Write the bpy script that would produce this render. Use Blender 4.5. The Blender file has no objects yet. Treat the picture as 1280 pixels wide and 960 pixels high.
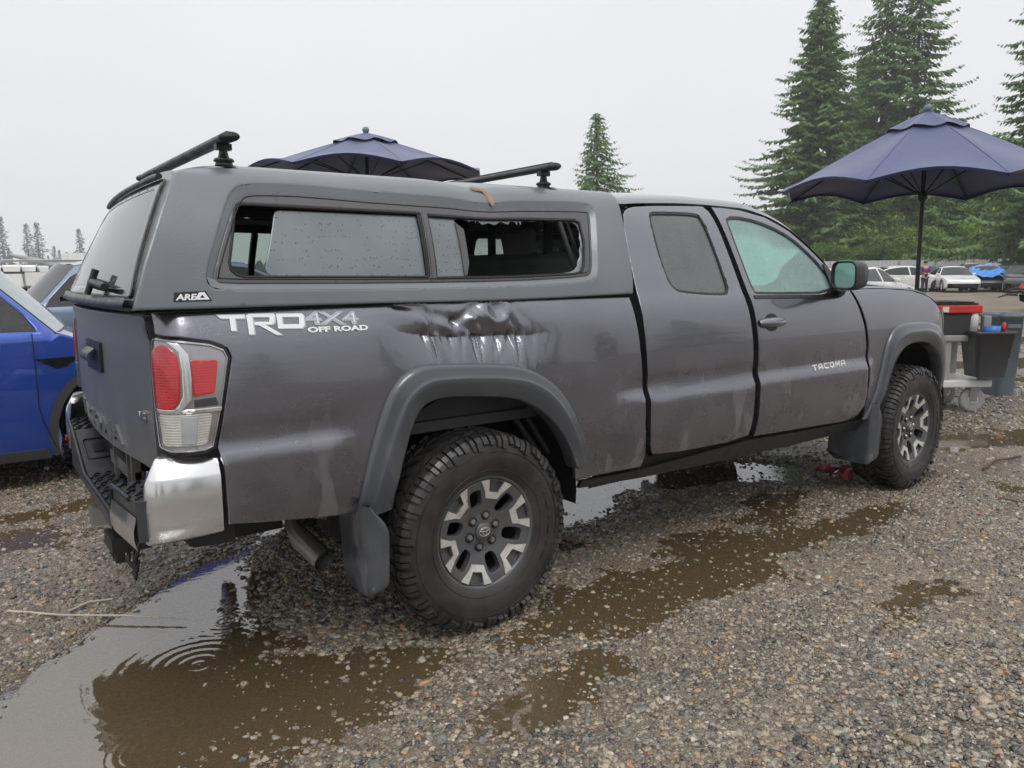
import bpy, bmesh, math, random
import numpy as np
from mathutils import Vector, Matrix
from mathutils.geometry import delaunay_2d_cdt
random.seed(7); RNG=np.random.default_rng(7)
SC=bpy.context.scene; COL=SC.collection
# ---------------- camera ----------------
cd=bpy.data.cameras.new('camera'); cam=bpy.data.objects.new('camera',cd); COL.objects.link(cam); SC.camera=cam
yaw,pit,rol=0.939178,-0.141913,-0.010906
fw=Vector((math.cos(yaw)*math.cos(pit),math.sin(yaw)*math.cos(pit),math.sin(pit)))
r0=Vector((math.sin(yaw),-math.cos(yaw),0)); u0=r0.cross(fw)
rr=r0*math.cos(rol)+u0*math.sin(rol); uu=-r0*math.sin(rol)+u0*math.cos(rol)
cam.matrix_world=Matrix(((rr.x,uu.x,-fw.x,-1.61843),(rr.y,uu.y,-fw.y,-3.29987),(rr.z,uu.z,-fw.z,1.37953),(0,0,0,1)))
cd.sensor_width=36; cd.lens=974.255/1280*36; cd.clip_start=.05; cd.clip_end=4000
SC.render.resolution_x=1024; SC.render.resolution_y=768
# ---------------- world: overcast sky ----------------
wd=bpy.data.worlds.new('World'); SC.world=wd; wd.use_nodes=True
nt=wd.node_tree; nt.nodes.clear()
out=nt.nodes.new('ShaderNodeOutputWorld'); bg=nt.nodes.new('ShaderNodeBackground')
sky=nt.nodes.new('ShaderNodeTexSky'); sky.sky_type='NISHITA'; sky.sun_disc=False
SUN_EL,SUN_AZ=math.radians(55),math.radians(200)
sky.sun_elevation=SUN_EL; sky.sun_rotation=math.radians(250); sky.air_density=1; sky.dust_density=3
tc=nt.nodes.new('ShaderNodeTexCoord'); sep=nt.nodes.new('ShaderNodeSeparateXYZ')
nt.links.new(tc.outputs['Generated'],sep.inputs[0])
ramp=nt.nodes.new('ShaderNodeValToRGB'); nt.links.new(sep.outputs['Z'],ramp.inputs[0])
e=ramp.color_ramp.elements; e[0].position=0; e[0].color=(6.3,6.35,6.5,1); e[1].position=1; e[1].color=(11.6,11.7,11.9,1)
m_=ramp.color_ramp.elements.new(.35); m_.color=(6.75,6.82,7.05,1)
ns=nt.nodes.new('ShaderNodeTexNoise'); ns.inputs['Scale'].default_value=2.2; ns.inputs['Detail'].default_value=5; nt.links.new(tc.outputs['Generated'],ns.inputs['Vector'])
mr=nt.nodes.new('ShaderNodeMapRange'); nt.links.new(ns.outputs[0],mr.inputs[0]); mr.inputs[3].default_value=.95; mr.inputs[4].default_value=1.05
mul=nt.nodes.new('ShaderNodeMix'); mul.data_type='RGBA'; mul.blend_type='MULTIPLY'; mul.inputs[0].default_value=1
nt.links.new(ramp.outputs[0],mul.inputs[6]); nt.links.new(mr.outputs[0],mul.inputs[7])
mx=nt.nodes.new('ShaderNodeMix'); mx.data_type='RGBA'; mx.inputs[0].default_value=.94
nt.links.new(sky.outputs[0],mx.inputs[6]); nt.links.new(mul.outputs[2],mx.inputs[7])
nt.links.new(mx.outputs[2],bg.inputs[0]); bg.inputs[1].default_value=.125; nt.links.new(bg.outputs[0],out.inputs[0])
sd=bpy.data.lights.new('sun','SUN'); sd.energy=1.1; sd.angle=math.radians(25); sd.color=(1,.98,.95)
so=bpy.data.objects.new('sun',sd); COL.objects.link(so); so.rotation_euler=(math.radians(35),0,math.radians(-20))
SC.view_settings.view_transform='Standard'; SC.view_settings.look='None'; SC.view_settings.exposure=.14; SC.view_settings.gamma=1
SC.cycles.max_bounces=8; SC.cycles.transparent_max_bounces=24
# ---------------- materials ----------------
class NT:
    def __init__(s,name):
        s.m=bpy.data.materials.new(name); s.m.use_nodes=True; s.t=s.m.node_tree; s.b=s.t.nodes['Principled BSDF']; s.o=s.t.nodes['Material Output']; s._c=None
    def n(s,typ,ins={},**kw):
        x=s.t.nodes.new('ShaderNode'+typ)
        for k,v in kw.items(): setattr(x,k,v)
        for k,v in ins.items(): s.set(x.inputs[k],v)
        return x
    def set(s,inp,v):
        if hasattr(v,'is_output') or isinstance(v,bpy.types.NodeSocket): s.t.links.new(v,inp)
        elif isinstance(v,bpy.types.Node): s.t.links.new(v.outputs[0],inp)
        else: inp.default_value=v
    def co(s,which='Object'):
        if s._c is None: s._c=s.n('TexCoord')
        return s._c.outputs[which]
    def noise(s,scale,detail=3,rough=.5,vec=None,stretch=None):
        v=vec if vec is not None else s.co()
        if stretch: v=s.n('Mapping',{'Vector':v,'Scale':stretch}).outputs[0]
        return s.n('TexNoise',{'Vector':v,'Scale':scale,'Detail':detail,'Roughness':rough}).outputs[0]
    def vor(s,scale,vec=None,feature='F1',out='Distance',rnd=1):
        return s.n('TexVoronoi',{'Vector':vec if vec is not None else s.co(),'Scale':scale,'Randomness':rnd},feature=feature).outputs[out]
    def ramp(s,fac,*st,interp='LINEAR'):
        r=s.n('ValToRGB',{0:fac}); r.color_ramp.interpolation=interp; el=r.color_ramp.elements
        while len(el)<len(st): el.new(.5)
        for i,(p,c) in enumerate(st):
            el[i].position=p; el[i].color=(c,c,c,1) if isinstance(c,(int,float)) else (*c,1)
        return r.outputs[0]
    def mix(s,f,a,b,bt='MIX'):
        x=s.n('Mix',data_type='RGBA',blend_type=bt); s.set(x.inputs[0],f)
        for i,c in ((6,a),(7,b)):
            if isinstance(c,(int,float)): c=(c,c,c)
            s.set(x.inputs[i],(*c,1) if isinstance(c,tuple) and len(c)==3 else c)
        return x.outputs[2]
    def math(s,op,a,b=0.,c=False):
        x=s.n('Math',operation=op,use_clamp=c); s.set(x.inputs[0],a); s.set(x.inputs[1],b); return x.outputs[0]
    def bump(s,h,strength=.3,dist=.01,normal=None):
        x=s.n('Bump',{'Height':h,'Strength':strength,'Distance':dist}); 
        if normal is not None: s.set(x.inputs['Normal'],normal)
        return x.outputs[0]
    def P(s,**kw):
        for k,v in kw.items():
            k=k.replace('_',' '); 
            if isinstance(v,tuple) and len(v)==3: v=(*v,1)
            s.set(s.b.inputs[k],v)
        return s
def simple(name,col,rough=.5,metal=0,var=.12,bump=0,bs=60,coat=0,wet=0,emit=None):
    m=NT(name); n=m.noise(6,4)
    c=m.mix(m.ramp(n,(.3,0.),(.7,1.)),tuple(x*(1-var) for x in col),tuple(min(1,x*(1+var)) for x in col))
    rr_=m.ramp(m.noise(20,3),(.3,max(.02,rough-.08)),(.7,min(1,rough+.08)))
    m.P(Base_Color=c,Roughness=rr_,Metallic=float(metal),Coat_Weight=float(coat),Coat_Roughness=.08)
    if bump: m.P(Normal=m.bump(m.noise(bs,4),bump,.004))
    return m.m
def bead_bump(m,scale=230,strength=.35,dens=.45,dist=.0018):
    # rain beads: small domes scattered over the surface
    v=m.vor(scale); mask=m.ramp(m.noise(9,3),(.35,.15),(.65,1.))
    dome=m.ramp(v,(0,1.),(.28,.75),(.42,0.))
    sel=m.ramp(m.vor(scale,out='Color'),(dens-.02,1.),(dens,0.))
    h=m.math('MULTIPLY',m.math('MULTIPLY',dome,sel),mask)
    return m.bump(h,strength,dist)
def paint(name,col,rough=.28,metal=.55,coat=1.,coatr=.04,beads=True,dirt=.0,streak=False,var=.05):
    m=NT(name); n=m.noise(3,4)
    c=m.mix(m.ramp(n,(.3,0.),(.7,1.)),tuple(x*(1-var) for x in col),tuple(x*(1+var) for x in col))
    R_=rough
    if dirt:
        z=m.n('SeparateXYZ',{0:m.co()}).outputs['Z']
        low=m.ramp(z,(.35,1.),(.62,.55),(.95,.12),(1.25,.02))
        pt=m.ramp(m.noise(5,6,.62),(.42,0.),(.6,1.))
        st=m.ramp(m.noise(8,3,.5,stretch=(1,1,.45)),(.575,0.),(.60,1.))
        f=m.math('MULTIPLY',low,m.math('ADD',m.math('MULTIPLY',pt,.35),m.math('MULTIPLY',st,.75)),True)
        f=m.math('MULTIPLY',f,dirt,True)
        c=m.mix(f,c,(.27,.26,.265)); R_=m.math('ADD',m.math('MULTIPLY',f,.45),rough,True)
        coat=m.math('SUBTRACT',coat,m.math('MULTIPLY',f,.8),True)
        metal=m.math('SUBTRACT',metal,m.math('MULTIPLY',f,.5),True)
    m.P(Base_Color=c,Roughness=R_,Metallic=metal,Coat_Weight=coat,Coat_Roughness=coatr)
    if beads:
        b=bead_bump(m); m.P(Normal=b,Coat_Normal=b)
    return m.m
M={}
M['paint']=paint('grey_metallic_paint',(.158,.156,.182),.25,.88,1.,.02,dirt=.9)
M['gatepaint']=paint('filmed_grey_paint',(.15,.155,.16),.45,.4,.35,.4,dirt=.6)
M['canopy']=paint('satin_canopy_paint',(.138,.152,.168),.38,.25,.5,.22,var=.12)
M['flare']=paint('satin_flare_plastic',(.060,.066,.077),.30,.3,.7,.12,dirt=.35)
M['blue']=paint('blue_metallic_paint',(.014,.06,.34),.25,.5,1.,.03)
M['bluegrey']=paint('blue_grey_paint',(.16,.20,.30),.3,.4,1.,.05)
M['white']=paint('white_paint',(.72,.72,.71),.35,0,.8,.1,beads=False)
M['darkpaint']=paint('dark_paint',(.03,.032,.04),.3,.3,1,.06,beads=False)
M['silverpaint']=paint('silver_paint',(.35,.36,.38),.35,.5,.8,.1,beads=False)
M['redpaint']=paint('red_paint',(.35,.03,.03),.35,.1,.8,.1,beads=False)
M['black']=simple('black_plastic',(.011,.011,.012),.42,bump=.3,bs=200)
M['blackgloss']=simple('black_gloss',(.01,.01,.012),.12,coat=.5)
M['trim']=simple('dark_grey_trim',(.040,.040,.045),.38,bump=.15,bs=150)
M['frame']=simple('canopy_window_frame',(.085,.083,.09),.34,bump=.1,bs=120)
M['rubber']=simple('rubber_seal',(.006,.006,.0065),.5)
M['under']=simple('underbody_black',(.006,.006,.006),.6,bump=.4,bs=30)
M['liner']=simple('interior_liner',(.06,.062,.064),.8)
M['seat']=simple('grey_seat_fabric',(.42,.43,.43),.8,bump=.2,bs=80)
M['airbag']=simple('white_airbag_fabric',(.75,.86,.84),.8,bump=.4,bs=12)
M['steel']=simple('worn_steel',(.33,.32,.31),.38,.85,bump=.2,bs=60)
M['rust']=simple('rusty_steel',(.10,.055,.035),.7,.3,bump=.3,bs=60)
M['tarpblue']=simple('blue_tarp',(.05,.22,.62),.4,bump=.5,bs=6)
M['red']=simple('red_plastic',(.55,.03,.025),.4)
M['whiteplastic']=simple('white_plastic',(.62,.62,.60),.4)
M['greyplastic']=simple('grey_blue_plastic',(.13,.17,.20),.45)
M['cartgrey']=simple('grey_resin',(.28,.28,.28),.5)
M['orange']=simple('amber_lens',(.85,.25,.02),.15)
M['decalwhite']=simple('white_decal',(.72,.73,.75),.3,var=.03)
M['decalgrey']=simple('pale_grey_decal',(.36,.37,.39),.35,var=.03)
M['skin']=simple('skin',(.45,.28,.2),.5)
M['purple']=simple('purple_cloth',(.13,.03,.13),.85)
M['jeans']=simple('dark_trousers',(.02,.025,.035),.85)
M['brownfoam']=simple('exposed_foam',(.30,.20,.12),.8,bump=.6,bs=90)
M['wood']=simple('tan_box',(.32,.19,.07),.7)
def mk_chrome():
    m=NT('chrome'); f=m.ramp(m.noise(3,5,.6),(.35,0.),(.62,1.))
    z=m.n('SeparateXYZ',{0:m.co()}).outputs['Z']; low=m.ramp(z,(.55,1.),(.80,0.))
    d=m.math('MULTIPLY',f,low,True)
    d=m.math('MAXIMUM',d,.22); m.P(Base_Color=m.mix(d,(.72,.72,.73),(.40,.375,.33)),Metallic=m.math('SUBTRACT',1.,m.math('MULTIPLY',d,.5)),Roughness=m.math('ADD',.10,m.math('MULTIPLY',d,.35)))
    return m.m
M['chrome']=mk_chrome()
def mk_wheel(name,col,rough,metal):
    m=NT(name); f=m.ramp(m.noise(18,5,.65),(.45,0.),(.7,1.)); m.P(Base_Color=m.mix(m.math('MULTIPLY',f,.45),col,(.17,.13,.10)),Metallic=metal,Roughness=m.math('ADD',rough,m.math('MULTIPLY',f,.25)))
    m.P(Normal=m.bump(m.noise(120,3),.1,.001)); return m.m
M['rimdark']=mk_wheel('rim_dark_grey',(.105,.11,.118),.35,.45)
M['rimmach']=mk_wheel('rim_machined',(.78,.76,.72),.34,.65)
def mk_rubber():
    m=NT('tyre_rubber'); f=m.ramp(m.noise(7,6,.65),(.4,0.),(.68,1.))
    m.P(Base_Color=m.mix(m.math('MULTIPLY',f,.5),(.017,.016,.017),(.075,.066,.055)),Roughness=m.ramp(m.noise(25,4),(.35,.32),(.7,.62)))
    m.P(Normal=m.bump(m.noise(150,3),.25,.001)); return m.m
M['tyre']=mk_rubber()
def glass(name,tint=(.6,.7,.66),refl=1.,haze=0.,hazecol=(.4,.42,.42),drops=0.,ior=1.5,rough=.02):
    m=NT(name); t=m.t; t.nodes.remove(m.b)
    tr=m.n('BsdfTransparent',{'Color':(*tint,1)}); gl=m.n('BsdfGlossy',{'Roughness':rough,'Color':(refl,refl,refl,1)})
    fr=m.n('Fresnel',{'IOR':ior}).outputs[0]
    base=tr
    if haze>0:
        df=m.n('BsdfDiffuse',{'Color':(*hazecol,1)}); x=m.n('MixShader'); 
        hz=m.math('MULTIPLY',m.ramp(m.noise(4,4),(.3,.75),(.7,1.)),haze,True)
        if drops>0:
            v=m.vor(120); sel=m.ramp(m.vor(120,out='Color'),(.26,1.),(.28,0.)); dd=m.math('MULTIPLY',m.ramp(v,(.18,1.),(.32,0.)),sel)
            hz=m.math('SUBTRACT',hz,m.math('MULTIPLY',dd,drops),True)
        m.set(x.inputs[0],hz); m.t.links.new(tr.outputs[0],x.inputs[1]); m.t.links.new(df.outputs[0],x.inputs[2]); base=x
    x=m.n('MixShader'); m.set(x.inputs[0],fr); t.links.new(base.outputs[0],x.inputs[1]); t.links.new(gl.outputs[0],x.inputs[2])
    b=bead_bump(m,200,.2); m.set(gl.inputs['Normal'],b)
    t.links.new(x.outputs[0],m.o.inputs[0]); return m.m
M['glass']=glass('green_tinted_glass',(.50,.80,.72),haze=.42,hazecol=(.42,.62,.57),drops=.3)
M['privacy']=glass('privacy_glass',(.12,.13,.13),haze=.62,hazecol=(.18,.195,.19),drops=.5)
M['canopyglass']=glass('wet_painted_reflection_glass',(.10,.12,.13),haze=.78,hazecol=(.24,.275,.29),drops=.6)  # pale diffuse share stands for wetness plus reflection put into the colour
M['clearglass']=glass('dark_clear_glass',(.42,.52,.47),haze=.12,hazecol=(.2,.24,.22))
M['farglass']=glass('car_glass',(.05,.06,.065),haze=.3,hazecol=(.05,.06,.065))
M['rearglass']=glass('mirror_like_rear_glass',(.03,.03,.03),ior=2.6,haze=.3,hazecol=(.2,.2,.21))
M['lens']=glass('clear_lens',(.86,.86,.86))
M['darkplastic']=simple('dark_plastic',(.035,.035,.038),.5)
M['redlens']=simple('red_film',(.55,.10,.13),.25)
M['deadwood']=simple('bleached_stick',(.42,.38,.32),.7)
def mk_mir():
    m=NT('wet_mirror_glass'); v=m.vor(120); sel=m.ramp(m.vor(120,out='Color'),(.35,1.),(.38,0.)); d=m.math('MULTIPLY',m.ramp(v,(.2,1.),(.35,0.)),sel)
    m.P(Base_Color=m.mix(m.math('MULTIPLY',d,.6),m.mix(m.ramp(m.noise(9,4),(.35,0.),(.65,1.)),(.36,.52,.50),(.52,.66,.64)),(.16,.26,.25)),Roughness=.10,Metallic=.9,Normal=m.bump(m.noise(40,3),.25,.003)); return m.m
M['mirror']=mk_mir()
def mk_tl(name,col,ridges=(0,0,0),em=0.):
    m=NT(name); w=m.n('TexWave',{'Vector':m.co(),'Scale':38,'Distortion':.6},wave_type='BANDS',bands_direction='Z').outputs[0]
    q_=m.ramp(m.noise(14,4,.6),(.35,0.),(.7,1.)); m.P(Base_Color=m.mix(m.math('MULTIPLY',q_,.55),m.mix(m.math('MULTIPLY',w,.12),col,tuple(c*.4 for c in col)),tuple(c*.35 for c in col)),Roughness=.2,Coat_Weight=1.,Coat_Roughness=.03,Normal=m.bump(w,.12 if 'red' in name else .3,.003)); return m.m
M['tlred']=mk_tl('red_lens',(.50,.010,.018)); M['tlclear']=mk_tl('clear_ribbed_lens',(.55,.55,.50)); M['tlbezel']=simple('silver_lamp_housing',(.30,.29,.30),.2,.6,coat=1)
# ---------------- mesh helpers ----------------
def setp(o,label=None,cat=None,group=None,kind=None):
    if label: o['label']=label
    if cat: o['category']=cat
    if group: o['group']=group
    if kind: o['kind']=kind
    return o
def link(name,me,mat=None,parent=None):
    o=bpy.data.objects.new(name,me); COL.objects.link(o)
    if mat is not None and me is not None and not me.materials:
        for mm in (mat if isinstance(mat,(list,tuple)) else [mat]): me.materials.append(M[mm] if isinstance(mm,str) else mm)
    if parent is not None: o.parent=parent
    return o
def empty(name,loc=(0,0,0),rz=0,label=None,cat=None,group=None,parent=None):
    o=bpy.data.objects.new(name,None); COL.objects.link(o); o.location=loc; o.rotation_euler=(0,0,rz); o.empty_display_size=.2
    if parent: o.parent=parent
    return setp(o,label,cat,group)
class Geo:
    def __init__(s): s.v=[];s.f=[];s.n=[];s.mi=[];s.sm=[]
    def add(s,vs,fs,ns=None,mi=0,smooth=True):
        b=len(s.v); s.v+=[tuple(v) for v in vs]; s.f+=[tuple(b+i for i in f) for f in fs]; s.mi+=[mi]*len(fs); s.sm+=[smooth]*len(fs)
        s.n+=([tuple(x) for x in ns] if ns is not None else [None]*len(vs)); return s
    def mesh(s,name='m'):
        me=bpy.data.meshes.new(name); me.from_pydata(s.v,[],s.f); me.update()
        me.polygons.foreach_set('material_index',s.mi); me.polygons.foreach_set('use_smooth',s.sm)
        if any(x is not None for x in s.n):
            vn=[tuple(v.normal) for v in me.vertices]
            me.normals_split_custom_set_from_vertices([vn[i] if x is None else x for i,x in enumerate(s.n)])
        return me
    def build(s,name,mat,parent=None): return link(name,s.mesh(name),mat,parent)
    def mirror(s):
        g=Geo(); g.v=[(x,-y,z) for x,y,z in s.v]; g.f=[f[::-1] for f in s.f]; g.n=[None if n is None else (n[0],-n[1],n[2]) for n in s.n]; g.mi=list(s.mi); g.sm=list(s.sm); return g
    def merge(s,o,mi=None):
        b=len(s.v); s.v+=o.v; s.f+=[tuple(b+i for i in f) for f in o.f]; s.n+=o.n; s.mi+=(o.mi if mi is None else [mi]*len(o.f)); s.sm+=o.sm; return s
    def box(s,c,d,rz=0,mi=0,taper=1.,rot=None):
        cx,cy,cz=c;hx,hy,hz=d[0]/2,d[1]/2,d[2]/2;vs=[]
        for sz in(-1,1):
            k=taper if sz>0 else 1
            for sx,sy in((-1,-1),(1,-1),(1,1),(-1,1)):
                p=Vector((sx*hx*k,sy*hy*k,sz*hz))
                if rot is not None: p=rot@p
                elif rz: p=Matrix.Rotation(rz,3,'Z')@p
                vs.append((cx+p.x,cy+p.y,cz+p.z))
        return s.add(vs,[(0,3,2,1),(4,5,6,7),(0,1,5,4),(1,2,6,5),(2,3,7,6),(3,0,4,7)],mi=mi,smooth=False)
    def tube(s,pts,r,n=10,mi=0,caps=True,closed=False):
        pts=[Vector(p) for p in pts]; R_=r if isinstance(r,(list,tuple)) else [r]*len(pts); vs=[];fs=[]
        prev=None
        for i,p in enumerate(pts):
            a=pts[max(0,i-1)] if not closed else pts[i-1]; b=pts[min(len(pts)-1,i+1)] if not closed else pts[(i+1)%len(pts)]
            d=(b-a).normalized()
            if prev is None: x=d.orthogonal().normalized()
            else: x=(prev-d*prev.dot(d)).normalized()
            prev=x; y=d.cross(x)
            for k in range(n):
                t=2*math.pi*k/n; q=p+(x*math.cos(t)+y*math.sin(t))*R_[i]; vs.append(tuple(q))
        L=len(pts)
        for i in range(L if closed else L-1):
            for k in range(n):
                a=i*n+k;b=i*n+(k+1)%n;c=((i+1)%L)*n+(k+1)%n;d_=((i+1)%L)*n+k; fs.append((a,b,c,d_))
        s.add(vs,fs,mi=mi)
        if caps and not closed:
            s.add(vs[:n],[tuple(range(n))[::-1]],mi=mi,smooth=False); s.add(vs[-n:],[tuple(range(n))],mi=mi,smooth=False)
        return s
    def lathe(s,prof,c=(0,0,0),axis='z',n=24,mi=0,smooth=True):
        # prof: (radius, height) list; axis z or y (height along -y for 'y')
        vs=[];fs=[]
        for r,h in prof:
            for k in range(n):
                t=2*math.pi*k/n
                if axis=='z': vs.append((c[0]+r*math.cos(t),c[1]+r*math.sin(t),c[2]+h))
                elif axis=='y': vs.append((c[0]+r*math.cos(t),c[1]-h,c[2]+r*math.sin(t)))
                else: vs.append((c[0]+h,c[1]+r*math.cos(t),c[2]+r*math.sin(t)))
        for i in range(len(prof)-1):
            for k in range(n): fs.append((i*n+k,i*n+(k+1)%n,(i+1)*n+(k+1)%n,(i+1)*n+k))
        return s.add(vs,fs,mi=mi,smooth=smooth)
    def grid(s,rows,mi=0,smooth=True,flip=False):
        n=len(rows[0]);vs=[p for r in rows for p in r];fs=[]
        for i in range(len(rows)-1):
            for k in range(n-1):
                f=(i*n+k,i*n+k+1,(i+1)*n+k+1,(i+1)*n+k); fs.append(f[::-1] if flip else f)
        return s.add(vs,fs,mi=mi,smooth=smooth)
def bevel(o,w=.01,seg=2):
    m=o.modifiers.new('bevel','BEVEL'); m.width=w; m.segments=seg; m.limit_method='ANGLE'; m.angle_limit=math.radians(40); return o
# 2D polygon helpers
def resamp(poly,L,closed=True):
    out_=[];n=len(poly)
    for i in range(n if closed else n-1):
        a=poly[i];b=poly[(i+1)%n];d=math.dist(a,b);k=max(1,int(math.ceil(d/L)))
        for j in range(k): t=j/k; out_.append((a[0]+(b[0]-a[0])*t,a[1]+(b[1]-a[1])*t))
    if not closed: out_.append(tuple(poly[-1]))
    return out_
def chaikin(p,n=2,closed=True,keep=()):
    for _ in range(n):
        q=[];N=len(p)
        if closed:
            for i in range(N):
                a=p[i];b=p[(i+1)%N]; q+=[(a[0]*.75+b[0]*.25,a[1]*.75+b[1]*.25),(a[0]*.25+b[0]*.75,a[1]*.25+b[1]*.75)]
        else:
            q=[p[0]]
            for i in range(N-1):
                a=p[i];b=p[i+1]; q+=[(a[0]*.75+b[0]*.25,a[1]*.75+b[1]*.25),(a[0]*.25+b[0]*.75,a[1]*.25+b[1]*.75)]
            q.append(p[-1])
        p=q
    return p
def rounded(p,r,n=4):
    out_=[];N=len(p)
    for i in range(N):
        a=Vector(p[i-1]);b=Vector(p[i]);c=Vector(p[(i+1)%N]); d1=(a-b);d2=(c-b);rr_=min(r,d1.length*.45,d2.length*.45)
        p1=b+d1.normalized()*rr_;p2=b+d2.normalized()*rr_
        for k in range(n+1):
            t=k/n; q=p1*(1-t)**2+b*2*t*(1-t)+p2*t*t; out_.append((q.x,q.y))
    return out_
def area(p): return sum(p[i-1][0]*p[i][1]-p[i][0]*p[i-1][1] for i in range(len(p)))/2
def offset(p,d): # positive = inward for ccw
    N=len(p);o=[]
    for i in range(N):
        a=p[i-1];b=p[i];c=p[(i+1)%N]
        n1=(-(b[1]-a[1]),b[0]-a[0]);n2=(-(c[1]-b[1]),c[0]-b[0])
        l1=math.hypot(*n1) or 1;l2=math.hypot(*n2) or 1; nx=n1[0]/l1+n2[0]/l2;ny=n1[1]/l1+n2[1]/l2;l=nx*nx+ny*ny
        if l<.3: l=.3
        k=2*d/l; o.append((b[0]+nx*k,b[1]+ny*k))
    return o
def inside(pts,poly):
    pts=np.asarray(pts,float); x,y=pts[:,0],pts[:,1]; c=np.zeros(len(pts),bool); p=np.asarray(poly,float); q_=np.roll(p,1,0)
    for (x1,y1),(x2,y2) in zip(p,q_):
        if y1==y2: continue
        m=((y1>y)!=(y2>y)); c^=m&(x<(x2-x1)*(y-y1)/(y2-y1)+x1)
    return c
def cdt(loops,extra,keep):
    vs=[];es=[]
    for lp in loops:
        b=len(vs);n=len(lp);vs+=[Vector(p) for p in lp]; es+=[(b+i,b+(i+1)%n) for i in range(n)]
    vs+=[Vector(p) for p in extra]
    V,E,F,_,_,_=delaunay_2d_cdt(vs,es,[],0,1e-6)
    V=[(v.x,v.y) for v in V]; cen=np.array([[sum(V[i][0] for i in f)/len(f),sum(V[i][1] for i in f)/len(f)] for f in F])
    k=keep(cen); out_=[]
    for f,ok in zip(F,k):
        if ok:
            a=sum(V[f[i-1]][0]*V[f[i]][1]-V[f[i]][0]*V[f[i-1]][1] for i in range(len(f)))
            if abs(a)<1e-10: continue
            out_.append(tuple(f) if a>0 else tuple(f)[::-1])
    return V,out_
def snormal(S,u,z,off=0,disp=None,h=.002):
    def P(a,b): return Vector(S(a,b,off+(disp(a,b) if disp else 0)))
    return (P(u+h,z)-P(u-h,z)).cross(P(u,z+h)-P(u,z-h)).normalized()
def panel(S,outline,holes=(),g=.05,off=0.,th=.018,gap=.0025,disp=None,edge=.005,drop=.003,dense=None,holeflange=True):
    """skin piece following surface S(u,z,off); outline/holes in (u,z)"""
    G=Geo()
    if area(outline)<0: outline=outline[::-1]
    outline=offset(outline,gap) if gap else outline
    ge=min(g,.024) if edge else g; outer=resamp(outline,ge); hs=[]
    for h in holes:
        h=h if area(h)<0 else h[::-1]; hs.append(resamp(h,ge))
    rings=[outer]+hs
    ins=[offset(r_,edge) for r_ in rings]
    # interior points
    us=[p[0] for p in outer];zs=[p[1] for p in outer]; ex=[]
    def fill(u0,u1,z0,z1,g_,skip=None):
        P=[];row=0;z=z0+g_*.5
        while z<z1:
            u=u0+(g_*.5 if row%2 else g_*.25)
            while u<u1:
                if not(skip and skip[0]<u<skip[1] and skip[2]<z<skip[3]): P.append((u,z))
                u+=g_
            z+=g_*.87; row+=1
        return P
    cand=fill(min(us),max(us),min(zs),max(zs),g,dense[:4] if dense else None)
    if dense: cand+=fill(*dense)
    if cand:
        A=np.array(cand); k=inside(A,offset(outer,edge*2)) if edge else inside(A,outer)
        for h in hs: k&=~inside(A,offset(h,edge*2))
        cand=[tuple(a) for a in A[k]]
    insv=[p for r_ in ins for p in r_]
    if edge:
        A=np.array(insv); k=inside(A,outer)
        for h in hs: k&=~inside(A,h)
        insv=[tuple(a) for a in A[k]]
    else: insv=[]
    def keep(c):
        k=inside(c,outer)
        for h in hs: k&=~inside(c,h)
        return k
    V,F=cdt(rings,insv+cand,keep)
    bset={}
    for r_ in rings:
        n=len(r_)
        for i,p in enumerate(r_):
            a=r_[i-1];b=r_[(i+1)%n]; tx,tz=b[0]-a[0],b[1]-a[1]; l=math.hypot(tx,tz) or 1; bset[(round(p[0],5),round(p[1],5))]=(tz/l,-tx/l)
    used=sorted({i for f in F for i in f}); mp={i:k for k,i in enumerate(used)}
    vs=[];ns=[]
    for i in used:
        u,z=V[i]; b=bset.get((round(u,5),round(z,5))); d=disp(u,z) if disp else 0
        n=snormal(S,u,z,off,disp)
        if b:
            vs.append(S(u,z,off+d-drop)); o_=Vector(S(u+b[0]*.002,z+b[1]*.002,off))-Vector(S(u,z,off)); o_.normalize(); n=(n+o_*.6).normalized()
        else: vs.append(S(u,z,off+d))
        ns.append(n)
    G.add(vs,[tuple(mp[i] for i in f) for f in F],ns)
    for ri,r_ in enumerate(rings):
        if ri and not holeflange: continue
        n=len(r_);a=[];nn=[]
        for u,z in r_:
            d=disp(u,z) if disp else 0; b=bset[(round(u,5),round(z,5))]
            o_=Vector(S(u+b[0]*.002,z+b[1]*.002,off))-Vector(S(u,z,off)); o_.normalize(); nn+=[o_,o_]
            a+=[S(u,z,off+d-drop),S(u,z,off+d-drop-th)]
        G.add(a,[(2*((i+1)%n),2*i,2*i+1,2*((i+1)%n)+1) for i in range(n)],nn)
    return G
def decal(S,polys,off=.003,g=.03,th=.003,holes=()):
    """flat print or badge following S; overlapping polys are unioned"""
    loops=[resamp(p,g) for p in polys]+[resamp(h,g) for h in holes]
    def keep(c):
        k=np.zeros(len(c),bool)
        for p in polys: k|=inside(c,p)
        for h in holes: k&=~inside(c,h)
        return k
    V,F=cdt(loops,[],keep); used=sorted({i for f in F for i in f}); mp={i:k for k,i in enumerate(used)}; F=[tuple(mp[i] for i in f) for f in F]; V=[V[i] for i in used]
    G=Geo(); top=[S(u,z,off) for u,z in V]; G.add(top,F,smooth=False)
    cnt={}
    for f in F:
        for i in range(len(f)): cnt[(f[i],f[(i+1)%len(f)])]=1
    sd_=[];sf=[]
    for (a,b) in cnt:
        if (b,a) not in cnt:
            k=len(sd_); sd_+=[S(*V[a],off),S(*V[b],off),S(*V[b],off-th),S(*V[a],off-th)]; sf.append((k+1,k,k+3,k+2))
    G.add(sd_,sf,smooth=False); return G
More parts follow.
